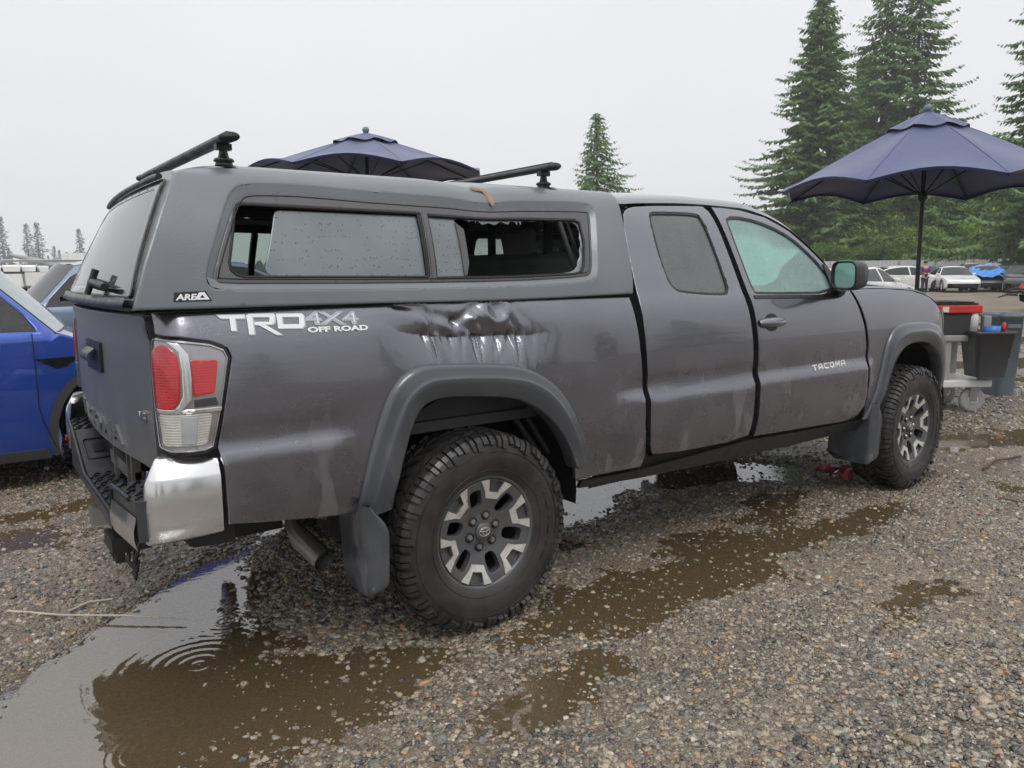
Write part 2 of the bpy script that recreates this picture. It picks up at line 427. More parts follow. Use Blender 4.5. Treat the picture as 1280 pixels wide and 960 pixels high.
def text_geo(txt,map_,size=1.,bold=0.,extrude=.002,sx=1.,shear=0.,align='LEFT',space=1.):
    cu=bpy.data.curves.new('t','FONT'); cu.body=txt; cu.size=size; cu.offset=bold; cu.extrude=extrude; cu.shear=shear; cu.align_x=align; cu.resolution_u=3; cu.space_character=space
    o=bpy.data.objects.new('t',cu); COL.objects.link(o); dg=bpy.context.evaluated_depsgraph_get(); me=bpy.data.meshes.new_from_object(o.evaluated_get(dg))
    G=Geo(); G.add([map_(v.co.x*sx,v.co.y,v.co.z) for v in me.vertices],[tuple(p.vertices) for p in me.polygons],smooth=False)
    bpy.data.objects.remove(o); bpy.data.curves.remove(cu); bpy.data.meshes.remove(me); return G
# ---------------- truck skin surfaces ----------------
def sst(a,b,x):
    t=min(1,max(0,(x-a)/(b-a))); return t*t*(3-2*t)
def interp(kn,t):
    # monotone smooth (catmull) interpolation
    n=len(kn)
    if t<=kn[0][0]: return kn[0][1]+(t-kn[0][0])*(kn[1][1]-kn[0][1])/(kn[1][0]-kn[0][0])
    if t>=kn[-1][0]: return kn[-1][1]+(t-kn[-1][0])*(kn[-1][1]-kn[-2][1])/(kn[-1][0]-kn[-2][0])
    for i in range(n-1):
        if t<=kn[i+1][0]: break
    x0,y0=kn[i];x1,y1=kn[i+1];h=x1-x0;d=(y1-y0)/h
    def slope(j):
        if j==0: return (kn[1][1]-kn[0][1])/(kn[1][0]-kn[0][0])
        if j==n-1: return (kn[-1][1]-kn[-2][1])/(kn[-1][0]-kn[-2][0])
        a=(kn[j][1]-kn[j-1][1])/(kn[j][0]-kn[j-1][0]);b=(kn[j+1][1]-kn[j][1])/(kn[j+1][0]-kn[j][0])
        return 0 if a*b<=0 else 2*a*b/(a+b)
    m0=slope(i);m1=slope(i+1);s=(t-x0)/h
    return (2*s**3-3*s*s+1)*y0+(s**3-2*s*s+s)*h*m0+(-2*s**3+3*s*s)*y1+(s**3-s*s)*h*m1
WZ=[(.42,.84),(.50,.878),(.58,.903),(.68,.918),(.80,.920),(.90,.918),(1.0,.916),(1.10,.908),(1.18,.894),(1.24,.872),(1.28,.850),(1.45,.765),(1.62,.675),(1.72,.60)]
def W(x,z):
    w=interp(WZ,z)
    # character step: surface above tucked in, below pushed out
    amp=1.0
    amp*=1-sst(-.62,-.50,x)*(1-sst(.62,.80,x))
    amp*=1-sst(2.62,2.75,x)
    if z<1.2: w+=amp*(.016*(1-sst(.81,.865,z))*sst(.45,.6,z)-.006*math.exp(-((z-.885)/.03)**2))
    # plan taper
    w-=.010*max(0,-x)**2
    w-=.05*max(0,(x-2.9))**2*.5
    if x>3.45: w-=.9*(x-3.45)**2
    return w
def R(z): # rear corner x
    return -1.112+.005*sst(1.12,1.25,z)+.012*sst(.9,.6,z)
RC=.085
def bow(y): return -.052*(1-min(1,(y/.76)**2))
def body(u,z,off=0.):
    xc=R(z)+RC
    if u>=xc: return (u,-(W(u,z)+off),z)
    w=W(xc,z);a=(xc-u)/RC
    if a<math.pi/2: return (xc-(RC+off)*math.sin(a),-(w-RC+(RC+off)*math.cos(a)),z)
    y=-(w-RC)+(a-math.pi/2)*RC
    return (xc-RC-off+bow(y),y,z)
def gate(y,z,off=0.):
    return (R(z)+bow(y)-off,y,z)
# canopy section: v runs up the side, then over the roof to the centre line
CV=[(1.20,.872,1.20),(1.28,.862,1.28),(1.36,.846,1.36),(1.50,.805,1.50),(1.62,.752,1.62),(1.68,.718,1.68),(1.71,.694,1.708),(1.74,.668,1.726),(1.79,.622,1.739),(1.90,.515,1.752),(2.10,.32,1.777),(2.42,.0,1.790)]
CVw=[(a,b) for a,b,c in CV]; CVz=[(a,c) for a,b,c in CV]
def canopy(u,v,off=0.):
    w=interp(CVw,v);z=interp(CVz,v)
    w1=interp(CVw,v+.004);z1=interp(CVz,v+.004)
    l=math.hypot(w1-w,z1-z);nw=(z1-z)/l;nz=-(w1-w)/l
    dip=-.014*math.exp(-((u-.13)/.12)**2)*sst(1.55,1.7,v)*sst(2.3,1.8,v)
    dip-=.055*(max(0,-.72-u)/.25)**2*sst(1.69,1.85,v)
    return (u,-(w+nw*off+dip*.3),z+nz*off+dip)
CRX=[(1.20,-1.19),(1.30,-1.165),(1.416,-1.125),(1.564,-1.062),(1.65,-1.022),(1.70,-.99),(1.76,-.955)]
def skew(y,z): return .045*(y+.8)/1.6*(1+max(0,z-1.3)*2.2)
def canrear(y,z,off=0.):
    return (interp(CRX,z)+skew(y,z)-.045*(1-(y/.85)**2)-off*.93,y,z+off*.36)
# ================= pickup truck =================
truck=empty('pickup_truck',(0,0,0),0,'grey crew pickup truck with dented bed side, matching canopy with a smashed side window, in the middle of the wet gravel yard','pickup truck')
truck['label']='grey pickup truck with dented bed side and canopy with smashed side window'
def mb(u,z,off=0.):  # mirrored body surface
    x,y,zz=body(u,z,off); return (x,-y,zz)
def both(name,G,mat,parent,right_label=None):
    a=G.build(name,mat,parent); b=G.mirror().build(name,mat,parent); return a,b
CRL=[(-.42,1.225),(-.36,1.200),(-.336,1.183),(-.244,1.163),(-.143,1.150),(0,1.145),(.12,1.141),(.22,1.139),(.34,1.142)]
PLE=[(-.178,1.156,-.165,1.075,.010,.010),(-.150,1.15,-.105,1.045,.014,-.010),(-.105,1.15,-.088,1.035,.011,.012),(-.068,1.149,-.088,1.05,.008,-.012),(-.045,1.148,-.04,1.04,.013,.011),(-.008,1.146,-.03,1.04,.009,-.013),(.03,1.143,.02,1.035,.016,.010),(.075,1.142,.05,1.04,.012,-.011),(.127,1.141,.072,1.06,.010,.012),(.145,1.14,.18,1.03,.016,-.008),(-.22,1.165,-.16,1.24,.014,-.009),(.0,1.25,-.06,1.17,.016,.008),(.06,1.16,.03,1.26,.018,-.008),(.16,1.15,.2,1.25,.03,-.006),(-.12,1.16,-.115,1.20,.006,.010)]
def segd(u,z,a,b,c,d):
    dx,dz=c-a,d-b;L=dx*dx+dz*dz;t=max(0,min(1,((u-a)*dx+(z-b)*dz)/L)); return math.hypot(u-a-t*dx,z-b-t*dz),t
def dent(u,z):
    if u<-.6 or u>.9 or z<.93: return 0.
    zc=interp(CRL,u); A=.025*sst(-.43,-.22,u)*sst(.36,.10,u); dz=z-zc
    wu=.062-.034*sst(-.35,.1,u)
    D=-A*(math.exp(-(dz/wu)) if dz>0 else math.exp(dz/.075))
    D-=.012*math.exp(-((u-.02)/.33)**2-((z-1.14)/.08)**2)
    for a,b,c,d,w,am in PLE:
        q_,t=segd(u,z,a,b,c,d)
        if q_<w*3.5: D+=am*.55*math.exp(-(q_/(w*1.25))**2)*(1-.75*t)
    def tri(x): x=x-math.floor(x); return abs(x-.5)*4-1
    if u>-.30 and u<.32:
        env=sst(-.30,-.17,u)*sst(.32,.16,u)
        ww=u+.018*math.sin(u*31)+.012*math.sin(u*67+1)
        k_=math.exp(dz/.075) if dz<0 else math.exp(-dz/.016)
        D+=.0105*env*k_*tri(ww/.074+2.2*dz*(1 if u<0 else -1.5))+.0035*env*k_*tri(ww/.027+3*dz)
        if dz>0: D+=.006*env*math.exp(-((dz-.055)/.04)**2)*tri(ww/.11+dz*6)
    r_=math.hypot((u-.095),(z-1.245)*1.15); D-=.015*math.exp(-(r_/.032)**2); D+=.006*math.exp(-((r_-.055)/.016)**2)
    q_,t=segd(u,z,-.32,1.275,-.10,1.205); D-=.009*math.exp(-(q_/.022)**2); q_,t=segd(u,z,-.10,1.205,.0,1.255); D-=.012*math.exp(-(q_/.018)**2)
    D+=.006*math.exp(-((u+.02)/.06)**2-((z-1.22)/.02)**2)
    # soft oil-canning of the metal in front of the wheel
    D-=.006*math.exp(-((u-.55)/.12)**2-((z-1.05)/.12)**2)
    return D*(1-sst(1.262,1.285,z)*.75)
AR_IN=[(-.455,.585),(-.440,.62),(-.400,.72),(-.362,.83),(-.315,.905),(-.262,.935),(-.142,.942),(.0,.932),(.146,.910),(.247,.853),(.335,.779),(.404,.681),(.456,.583),(.475,.512)]
bed=[(-1.150,1.287),(-1.150,1.206),(-1.054,1.199),(-.973,1.184),(-.924,1.163),(-.914,1.136),(-.949,.984),(-.975,.862),(-.965,.80),(-.962,.621),(-.851,.605),(-.65,.582)]+[(-.505,.566)]+AR_IN+[(.546,.512),(.707,.511),(.860,.508),(.862,.56),(.848,.64),(.840,.717),(.840,.89),(.822,1.078),(.811,1.188),(.808,1.277),(.5,1.282),(.1,1.280),(-.4,1.285)]
Gb=panel(body,bed,g=.045,disp=dent,dense=(-.46,.40,1.0,1.285,.0068)); o=Gb.build('bed_side','paint',truck); o['label']='dented bed side creased above the wheel arch'
panel(mb if False else body,bed,g=.07).mirror().build('bed_side','paint',truck)
# rail lip between bed side and canopy, dark gap strip
Geo().grid([[body(u,1.277,-.01) for u in np.linspace(-1.14,.82,40)],[ (lambda p:(p[0],p[1]+.06,1.283))(body(u,1.277,-.01)) for u in np.linspace(-1.14,.82,40)]],flip=True).build('bed_rail','black',truck)
# doors
RD=chaikin([(.938,1.63),(.984,1.668),(1.068,1.689),(1.488,1.707),(1.586,1.707),(1.594,1.599),(1.596,1.47),(1.594,1.343),(1.590,1.25),(1.600,1.137),(1.612,1.01),(1.612,.864),(1.604,.62),(1.594,.536),(.916,.548),(.876,.60),(.866,.70),(.865,.888),(.855,1.023),(.848,1.187),(.862,1.30),(.896,1.483)],1)
RW=chaikin([(1.122,1.648),(1.17,1.662),(1.469,1.665),(1.50,1.646),(1.505,1.513),(1.500,1.314),(1.485,1.272),(1.44,1.256),(1.15,1.276),(1.105,1.295),(1.085,1.33),(1.080,1.419),(1.098,1.575)],2)
o1,o2=both('rear_door',panel(body,RD,[RW],g=.05,th=.05,gap=.005),'paint',truck)
FW=chaikin([(1.690,1.655),(1.846,1.657),(2.028,1.618),(2.171,1.557),(2.264,1.488),(2.335,1.417),(2.385,1.340),(2.405,1.245),(1.70,1.256),(1.672,1.27),(1.668,1.386),(1.672,1.60)],1)
FD=[(1.625,1.704),(1.70,1.705),(1.852,1.697),(2.03,1.664),(2.183,1.593),(2.302,1.500),(2.405,1.396),(2.470,1.290),(2.532,1.262),(2.575,1.165),(2.617,1.069),(2.643,.958),(2.650,.724),(2.648,.60),(2.60,.535),(2.50,.513),(1.640,.545),(1.640,.62),(1.647,.864),(1.644,1.01),(1.632,1.137),(1.626,1.25),(1.628,1.45)]
p1_,p2_=both('front_door',panel(body,FD,[FW],g=.05,th=.05,gap=.004),'paint',truck)
# glass and seals
for (poly,par,mat,nm,mat2) in ((RW,(o1,o2),'privacy','quarter_window',0),(FW,(p1_,p2_),'glass','window',0)):
    for k in (0,1):
        G=panel(body,offset(poly if area(poly)>0 else poly[::-1],-.012),g=.08,off=-.012,th=.004,gap=0); s_=decal(body,[offset(poly if area(poly)>0 else poly[::-1],-.004)],off=-.004,th=.012,holes=[offset(poly if area(poly)>0 else poly[::-1],.012)])
        if k: G=G.mirror(); s_=s_.mirror()
        G.build(nm,mat,par[k]); s_.build('window_seal','rubber',par[k])
# front door: handle, belt strip, badge
def hnd(u0,z0):
    G=Geo(); N=14;rows=[]
    for i in range(N+1):
        t=i/N; u=u0-.105+.21*t; h=.026*math.sin(math.pi*min(1,max(0,.06+.88*t)))**.45; of=.012+.030*math.sin(math.pi*t)**.7
        rows.append([body(u,z0+h*math.sin(a),of*(.35+.65*max(0,math.cos(a)))) for a in np.linspace(-1.75,1.75,9)])
    G.grid(rows,flip=True); return G
for k,par in ((0,p1_),(1,p2_)):
    G=hnd(1.757,1.118); c=Geo(); 
    cup=[(1.757+.055*math.cos(a),1.118+.045*math.sin(a)) for a in np.linspace(0,2*math.pi,20)[:-1]]
    c=decal(body,[cup],off=.0025,th=.002)
    if k: G=G.mirror(); c=c.mirror()
    G.build('handle','paint',par); c.build('handle_recess','black',par)
    b=decal(body,[[(1.66,1.238),(2.41,1.226),(2.41,1.242),(1.66,1.256)]],off=.004,th=.01)
    (b.mirror() if k else b).build('belt_moulding','black',par)
def tac(x,y,z): return body(2.105+x,.847+y+x*.02,.004+z)
GL={'T':([(0,1),(1,1),(1,.74),(.63,.74),(.63,0),(.37,0),(.37,.74),(0,.74)],None),
'A':([(0,0),(0,.7),(.25,1),(.75,1),(1,.7),(1,0),(.77,0),(.77,.26),(.23,.26),(.23,0)],[(.23,.48),(.77,.48),(.77,.66),(.68,.76),(.32,.76),(.23,.66)]),
'C':([(1,1),(.2,1),(0,.8),(0,.2),(.2,0),(1,0),(1,.25),(.3,.25),(.23,.32),(.23,.68),(.3,.75),(1,.75)],None),
'O':([(.2,0),(.8,0),(1,.2),(1,.8),(.8,1),(.2,1),(0,.8),(0,.2)],[(.30,.25),(.70,.25),(.77,.32),(.77,.68),(.70,.75),(.30,.75),(.23,.68),(.23,.32)]),
'M':([(0,0),(0,1),(.25,1),(.5,.55),(.75,1),(1,1),(1,0),(.79,0),(.79,.62),(.57,.2),(.43,.2),(.21,.62),(.21,0)],None)}
for i_,ch_ in enumerate('TACOMA'):
    pp_,hh_=GL[ch_]; T_=lambda p:(2.104+i_*.0545+p[0]*.043+p[1]*.003,.845+.001*i_+p[1]*.030)
    lt_=decal(body,[[T_(p) for p in pp_]],off=.0045,th=.004,holes=[[T_(p) for p in hh_]] if hh_ else ()).build('badge_letter','rimmach',p1_)
# seams behind gaps: black body core
def core(name,us,zs,off,mat='under',rev=False):
    rows=[[body(u,z,off) for u in us] for z in zs]; return Geo().grid(rows,flip=not rev)
for mir in (0,1):
    g_=Geo()
    g_.merge(core('c',np.linspace(.76,1.02,8),np.linspace(.5,1.70,30),-.055))
    g_.merge(core('c',np.linspace(1.50,1.72,6),np.linspace(.5,1.70,30),-.055))
    g_.merge(core('c',np.linspace(2.42,2.75,6),np.linspace(.5,1.26,20),-.055))
    g_.merge(core('c',np.linspace(.6,2.75,20),[.44,.5,.56],-.03))
    (g_.mirror() if mir else g_).build('door_frame','under',truck)
# door opening strip (bright latch plate between the doors)
# rocker
rk=[(u_,z_) for u_,z_ in ((.52,.50),(.88,.492),(1.62,.528),(2.60,.50),(2.74,.505),(2.74,.43),(2.1,.425),(1.4,.43),(.9,.44),(.52,.46))]
both('rocker_panel',panel(body,rk,g=.1,off=-.008),'black',truck)
# fender
AF_IN=[(2.790,.560),(2.830,.66),(2.869,.75),(2.925,.84),(3.00,.905),(3.10,.938),(3.236,.945),(3.35,.935),(3.45,.90),(3.54,.83),(3.60,.745),(3.63,.65),(3.64,.57)]
fen=[(2.662,.958),(2.668,.724),(2.66,.60),(2.70,.51),(2.76,.52)]+AF_IN+[(3.72,.57),(3.86,.62),(3.93,.75),(3.95,.88),(3.80,.915),(3.66,.935),(3.60,1.00),(3.575,1.085),(3.50,1.150),(3.40,1.205),(3.217,1.245),(2.95,1.262),(2.70,1.268),(2.548,1.262),(2.592,1.165),(2.635,1.069)]
both('front_fender',panel(body,fen,g=.045),'paint',truck)
hl=[(3.605,1.00),(3.58,1.085),(3.62,1.11),(3.75,1.10),(3.93,1.02),(3.95,.90),(3.80,.925),(3.67,.945)]
a_,b_=both('headlight',panel(body,hl,g=.05,off=.002),'lens',truck)
for k,par in ((0,a_),(1,b_)):
    am=decal(body,[[(3.62,.955),(3.60,1.04),(3.70,1.05),(3.74,.96)]],off=-.01); hb=panel(body,hl,g=.06,off=-.02)
    (am.mirror() if k else am).build('turn_signal','orange',par); (hb.mirror() if k else hb).build('lamp_housing','chrome',par)
# hood, cowl, nose
HT=[(2.548,1.262),(2.70,1.268),(2.95,1.262),(3.217,1.245),(3.40,1.205),(3.50,1.150),(3.575,1.085),(3.65,1.06),(3.80,1.02),(3.93,.99)]
rows=[]
for u in np.linspace(2.56,3.93,36):
    z=interp(HT,u); x,y,zz=body(u,z); zc=z+.055-.03*sst(3.0,3.95,u) ; xs=[]
    for t in np.linspace(0,1,9):
        yy=y*(1-t); hgt=z+(zc-z)*(1-(1-t)**2.6)+.0
        xs.append((u+(.06*sst(3.4,3.9,u))*t,yy,hgt))
    rows.append(xs+[(a,-b,c) for a,b,c in xs[::-1][1:]])
rows=[[r[0]]+[(lambda a,b:(a[0],a[1]+.006,a[2]+.010))(r[0],0)]+r[1:-1]+[(r[-1][0],r[-1][1]-.006,r[-1][2]+.010)]+[r[-1]] for r in rows]
Geo().grid(rows,flip=True).build('hood','paint',truck)
n=Geo(); fr=[]
for z in (.40,.50,.62,.8,.95,1.0):
    fr.append([(3.98+.10*(1-(y/.72)**2)*.8-.04*(z>.9),y,z) for y in np.linspace(-.74,.74,13)])
n.grid(fr); n.build('front_bumper','paint',truck)
g_=Geo()
for k in range(5): g_.box((4.075-.02*abs(k-2)*.2,0,.70+k*.055),(.03,.9,.02))
g_.build('grille','black',truck)
Geo().box((3.2,0,.78),(1.3,1.0,.5)).build('engine_block','under',truck)
# cab roof + pillars + windscreen
RT=[(.80,1.690),(.984,1.690),(1.068,1.697),(1.488,1.712),(1.852,1.706),(2.03,1.672),(2.183,1.603),(2.302,1.510),(2.405,1.404),(2.470,1.300),(2.56,1.262)]
rowsR=[];rowsL=[];ws=[]
for u in list(np.linspace(.84,2.0,24))+list(np.linspace(2.04,2.56,14)):
    z=interp(RT,u); x,y,zz=body(u,z); k=1-sst(2.3,2.55,u)*.6
    a=[(u,y,z),(u,y+.018*k,z+.018*k),(u,y+.045*k,z+.034*k),(u,y+.085*k,z+.046*k)]
    rowsR.append(a)
    bo=.17*sst(1.9,2.2,u)
    ws.append([(a[3][0]+bo*(1-(t)**2)*sst(1.85,2.1,u),a[3][1]*t,a[3][2]+.045*(1-t*t)*(1-sst(1.95,2.3,u)*.8)) for t in np.linspace(1,-1,15)])
full=[]
for r,w_ in zip(rowsR,ws):
    full.append(r+w_[1:-1]+[(a,-b,c) for a,b,c in r[::-1]])
nroof=22
roof=Geo().grid(full[:nroof],flip=True).build('roof','paint',truck)
g_=Geo().grid([r[:4] for r in full[nroof-1:]],flip=True); both('windshield_pillar',g_,'paint',truck)
Geo().grid([w_ for w_ in ws[nroof-1:]],flip=True).build('windshield','glass',truck)
# cab back wall with window
bw=Geo(); 
def cabback(y,z,off=0.): return (.90+.09*max(0,z-1.25)-off,y,z)
def cbout(z): return W(.9,z)-.012
pb=[(-cbout(z),z) for z in (.55,.9,1.25,1.4,1.55,1.69)]; pb=pb+[(-.5,1.745),(0,1.76),(.5,1.745)]+[(-a,b) for a,b in pb[::-1]]
pb=[(a,b) for a,b in pb]
bwin=rounded([(-.55,1.33),(.55,1.33),(.5,1.63),(-.5,1.63)],.06)
panel(cabback,pb,[bwin],g=.15).build('cab_rear_wall','paint',truck)
panel(cabback,bwin,g=.2,off=-.01,gap=0).build('rear_window','clearglass',truck)
# wipers ignored; mirror
def mirror_part():
    G=Geo(); rows=[]
    c=Vector((2.20,-1.02,1.347)); ax=Vector((1,-.28,0)).normalized(); sx=Vector((.28,1,0)).normalized()
    for t,s in ((0,.96),(.1,1.0),(.35,1.02),(.65,.92),(.85,.7),(.97,.35),(1,.05)):
        rows.append([tuple(c+ax*(t*.12)+sx*(.088*s*math.copysign(abs(math.cos(a))**.5,math.cos(a)))+Vector((0,0,.074*s*math.copysign(abs(math.sin(a))**.5,math.sin(a))))) for a in np.linspace(0,2*math.pi,25)])
    G.grid(rows); G2=Geo(); ring=[tuple(c-ax*-.004+sx*(.080*math.copysign(abs(math.cos(a))**.5,math.cos(a)))+Vector((0,0,.080*math.copysign(abs(math.sin(a))**.5,math.sin(a))))) for a in np.linspace(0,2*math.pi,25)[:-1]]
    G2.add(ring,[tuple(range(24))],smooth=False)
    G3=Geo().tube([tuple(c-ax*.002+sx*(.084*math.copysign(abs(math.cos(a))**.5,math.cos(a)))+Vector((0,0,.070*math.copysign(abs(math.sin(a))**.5,math.sin(a))))) for a in np.linspace(0,2*math.pi,33)[:-1]],.0065,6,closed=True); G3.tube([tuple(c+ax*.06+sx*.05+Vector((0,0,-.05))),(2.33,-.93,1.285),(2.40,-.87,1.262)],[.035,.032,.04],10)
    tri=decal(body,[[(2.36,1.245),(2.44,1.245),(2.40,1.40),(2.365,1.41)]],off=.006)
    return G,G2,G3,tri
G,G2,G3,tri=mirror_part()
for k in (0,1):
    f=(lambda g:g.mirror()) if k else (lambda g:g)
    mo=f(G).build('side_mirror','trim',truck); f(G2).build('mirror_glass','mirror',mo); f(G3).build('mirror_arm','black',mo); f(tri).build('mirror_base','black',mo)
# interior
dash=Geo().box((2.45,0,1.12),(.5,1.5,.34)); dash.build('dashboard','liner',truck)
def seat(x,y,w):
    o=Geo().box((x,y,.86),(.50,w,.16)).build('seat','seat',truck); bevel(o,.05,3)
    b=Geo().box((x-.27,y,1.18),(.14,w,.62),rot=Matrix.Rotation(-.22,3,'Y')).build('seat_back','seat',o); bevel(b,.05,3)
    h=Geo().box((x-.34,y,1.53),(.09,.26,.16),rot=Matrix.Rotation(-.2,3,'Y')).build('head_restraint','seat',o); bevel(h,.04,3)
seat(1.95,-.38,.5); seat(1.95,.38,.5); seat(1.20,0,1.3)
ring=[(2.17+.05*math.sin(a),.38+.185*math.cos(a),1.24+.175*math.sin(a)) for a in np.linspace(0,2*math.pi,29)[:-1]]
sw=Geo().tube(ring,.017,8,closed=True); sw.tube([(2.17,.38,1.24),(2.4,.38,1.15)],.04,8); sw.box((2.17,.38,1.24),(.05,.34,.05)); sw.build('steering_wheel','liner',truck)
ab=Geo(); rows=[[ (u,-(W(u,z)-.11+.015*math.sin(u*17)+.01*math.sin(z*30)+.008*math.sin(u*41+z*20)),min(z+(1.66-z)*.55*sst(1.9,2.3,u),interp(RT,u)-.06)) for u in np.linspace(1.66,2.34,18)] for z in np.linspace(1.30,1.66,9)]; ab.grid(rows); ab.build('side_airbag','airbag',truck)
Geo().box((1.7,0,.60),(1.9,1.6,.06)).build('cab_floor','liner',truck)
# bed interior
Geo().box((-.12,0,.80),(1.9,1.5,.04)).build('bed_floor','liner',truck)
Geo().box((-.12,-.70,1.02),(1.9,.04,.46)).box((-.12,.70,1.02),(1.9,.04,.46)).box((.83,0,1.02),(.04,1.5,.46)).build('bed_inner_wall','liner',truck)
# ---------------- flares ----------------
def flare(outer,crease,inner,N=44,reach=.027):
    def rs(p):
        p=chaikin(p,3,False); d=[0]
        for i in range(1,len(p)): d.append(d[-1]+math.dist(p[i],p[i-1]))
        return [tuple(np.interp(t*d[-1],d,[q_[j] for q_ in p]) for j in (0,1)) for t in np.linspace(0,1,N)]
    A,B,C=rs(outer),rs(crease),rs(inner)
    def mixp(p,q_,t): return (p[0]*(1-t)+q_[0]*t,p[1]*(1-t)+q_[1]*t)
    rows=[]
    for f,o_ in ((0,-.006),(0.02,.008),(.35,.020),(.8,reach-.010),(.96,reach-.002)): rows.append([body(*mixp(a,b,f),o_) for a,b in zip(A,B)])
    for f,o_ in ((0.05,reach),(.3,reach-.003),(.9,reach-.012),(1,reach-.018)): rows.append([body(*mixp(b,c,f),o_) for b,c in zip(B,C)])
    rows.append([body(*c,-.06) for c in C])
    # end caps close the strip
    return Geo().grid(rows)
F_OUT=[(-.530,.548),(-.524,.616),(-.490,.746),(-.437,.901),(-.385,1.000),(-.315,1.050),(-.258,1.063),(-.118,1.056),(.09,1.040),(.211,1.010),(.306,.960),(.379,.895),(.445,.792),(.482,.707),(.515,.60)]
F_CR=[(-.486,.552),(-.472,.607),(-.434,.725),(-.394,.824),(-.340,.945),(-.278,.996),(-.209,1.010),(.011,.997),(.167,.974),(.273,.931),(.357,.855),(.424,.748),(.490,.592)]
F_IN=[(-.395,.562),(-.386,.62),(-.360,.716),(-.325,.83),(-.286,.905),(-.240,.933),(-.142,.939),(.146,.903),(.247,.848),(.335,.779),(.404,.681),(.450,.583),(.470,.565)]
both('wheel_flare',flare(F_OUT,F_CR,F_IN),'flare',truck)
G_OUT=[(2.690,.505),(2.720,.56),(2.760,.66),(2.800,.79),(2.845,.94),(2.912,1.022),(2.99,1.048),(3.08,1.056),(3.25,1.055),(3.40,1.045),(3.54,1.00),(3.64,.92),(3.71,.81),(3.745,.70),(3.76,.57)]
G_CR=[(2.745,.510),(2.783,.575),(2.825,.69),(2.863,.808),(2.910,.930),(2.985,.985),(3.08,1.003),(3.25,1.005),(3.38,.992),(3.48,.95),(3.58,.875),(3.65,.77),(3.69,.67),(3.71,.57)]
G_IN=[(2.830,.520),(2.850,.60),(2.880,.70),(2.942,.825),(3.021,.895),(3.10,.925),(3.236,.932),(3.34,.922),(3.44,.885),(3.53,.815),(3.59,.735),(3.62,.65),(3.63,.57)]
both('wheel_flare',flare(G_OUT,G_CR,G_IN),'flare',truck)
# mud flaps (flat moulded, behind each wheel)
def flap(x0,zt,zb,xb,yo=-.945,yi=-.70):
    G=Geo(); rows=[]
    for t in np.linspace(0,1,15):
        z=zt+(zb-zt)*t; x=x0+(xb-x0)*t; c=max(0,(t-.88)/.12); fw_=.085*(1-.35*t)*(1-.5*c*c)*sst(-.1,.35,t)+.01
        a=yi-.05*c*c; b=yo+.03*c*c
        rows.append([(x+.004,a+.004,z),(x-.004,a,z),(x,(a+b)/2,z),(x-.002,b+.035,z),(x+.002,b+.008,z),(x+.012,b,z),(x+fw_*.6,b-.006,z+.0),(x+fw_,b-.008,z+.015*c),(x+fw_+.006,b+.004,z),(x+fw_+.004,b+.03,z)])
    G.grid(rows); return G
both('mud_flap',flap(-.526,.60,.270,-.508,-.948,-.745),'flare',truck); both('mud_flap',flap(2.735,.60,.235,2.715,-.935,-.66),'flare',truck)
# wheel housings
for cx,ri in ((0,.50),(3.236,.50)):
    G=Geo(); rows=[]
    for y in np.linspace(-.86,-.46,5): rows.append([(cx+ri*math.cos(a)*1.0,y,.46+ri*math.sin(a)*.98) for a in np.linspace(-.12,math.pi+.12,29)])
    G.grid(rows); rows=[[(cx+r_*math.cos(a),-.46,.46+r_*math.sin(a)) for a in np.linspace(-.12,math.pi+.12,29)] for r_ in (.1,.3,.5)]; G.grid(rows)
    both('wheel_housing',G,'under',truck)
# frame, axles, exhaust, springs
fr=Geo()
for s in(-1,1): fr.box((1.3,s*.46,.56),(4.9,.07,.13))
for x in(-1.0,-.5,.7,1.6,2.5): fr.box((x,0,.56),(.06,.92,.1))
fr.build('chassis_frame','under',truck)
ax=Geo().tube([(0,-.78,.39),(0,.78,.39)],.045,12); ax.lathe([(0,-.16),(.1,-.13),(.15,0),(.1,.13),(0,.16)],(0,0,.39),'x',16); ax.tube([(0,0,.42),(2.4,0,.52)],.035,10); ax.build('rear_axle','under',truck)
Geo().tube([(3.236,-.78,.39),(3.236,.78,.39)],.04,12).build('front_axle','under',truck)
ls=Geo()
for k in range(4): ls.tube([(-.62+.08*k,-.56,.50-.02*k),(-.3,-.56,.385-.012*k+.03),(0,-.56,.35-.012*k+.05),(.3,-.56,.385-.012*k+.03),(.62-.08*k,-.56,.50-.02*k)],.014,6)
both('leaf_spring',ls,'steel',truck)
sh=Geo().tube([(-.10,-.60,.42),(.18,-.52,.92)],.028,10).tube([(.02,-.57,.62),(.18,-.52,.92)],.036,10)
both('shock_absorber',sh,'steel',truck)
sh=Geo().tube([(.16,-.66,1.0),(.42,-.70,.60)],.016,8).tube([(.22,-.66,1.0),(.48,-.70,.60)],.016,8); both('liner_brace',sh,'trim',truck)
sh=Geo()
for k in range(40): pass
cs=[(3.18+.055*math.cos(k*.6),-.60+.055*math.sin(k*.6),.50+k*.0068) for k in range(60)]
both('coil_spring',Geo().tube(cs,.011,6),'rust',truck)
ex=Geo().tube([(-.20,-.50,.60),(-.45,-.49,.56),(-.61,-.49,.46),(-.60,-.54,.40),(-.565,-.685,.345)],[.034,.034,.036,.040,.042],20,caps=False).tube([(-.565,-.685,.345),(-.60,-.54,.40)],[.037,.037],20,caps=False)
ex.build('exhaust_pipe','steel',truck)
exh=Geo().lathe([(.036,0),(.0,.005)],(-.597,-.555,.395),'y',16); exh.build('exhaust_bore','under',truck)
Geo().box((-.80,.0,.50),(.34,.9,.16)).build('spare_tyre_carrier','under',truck)
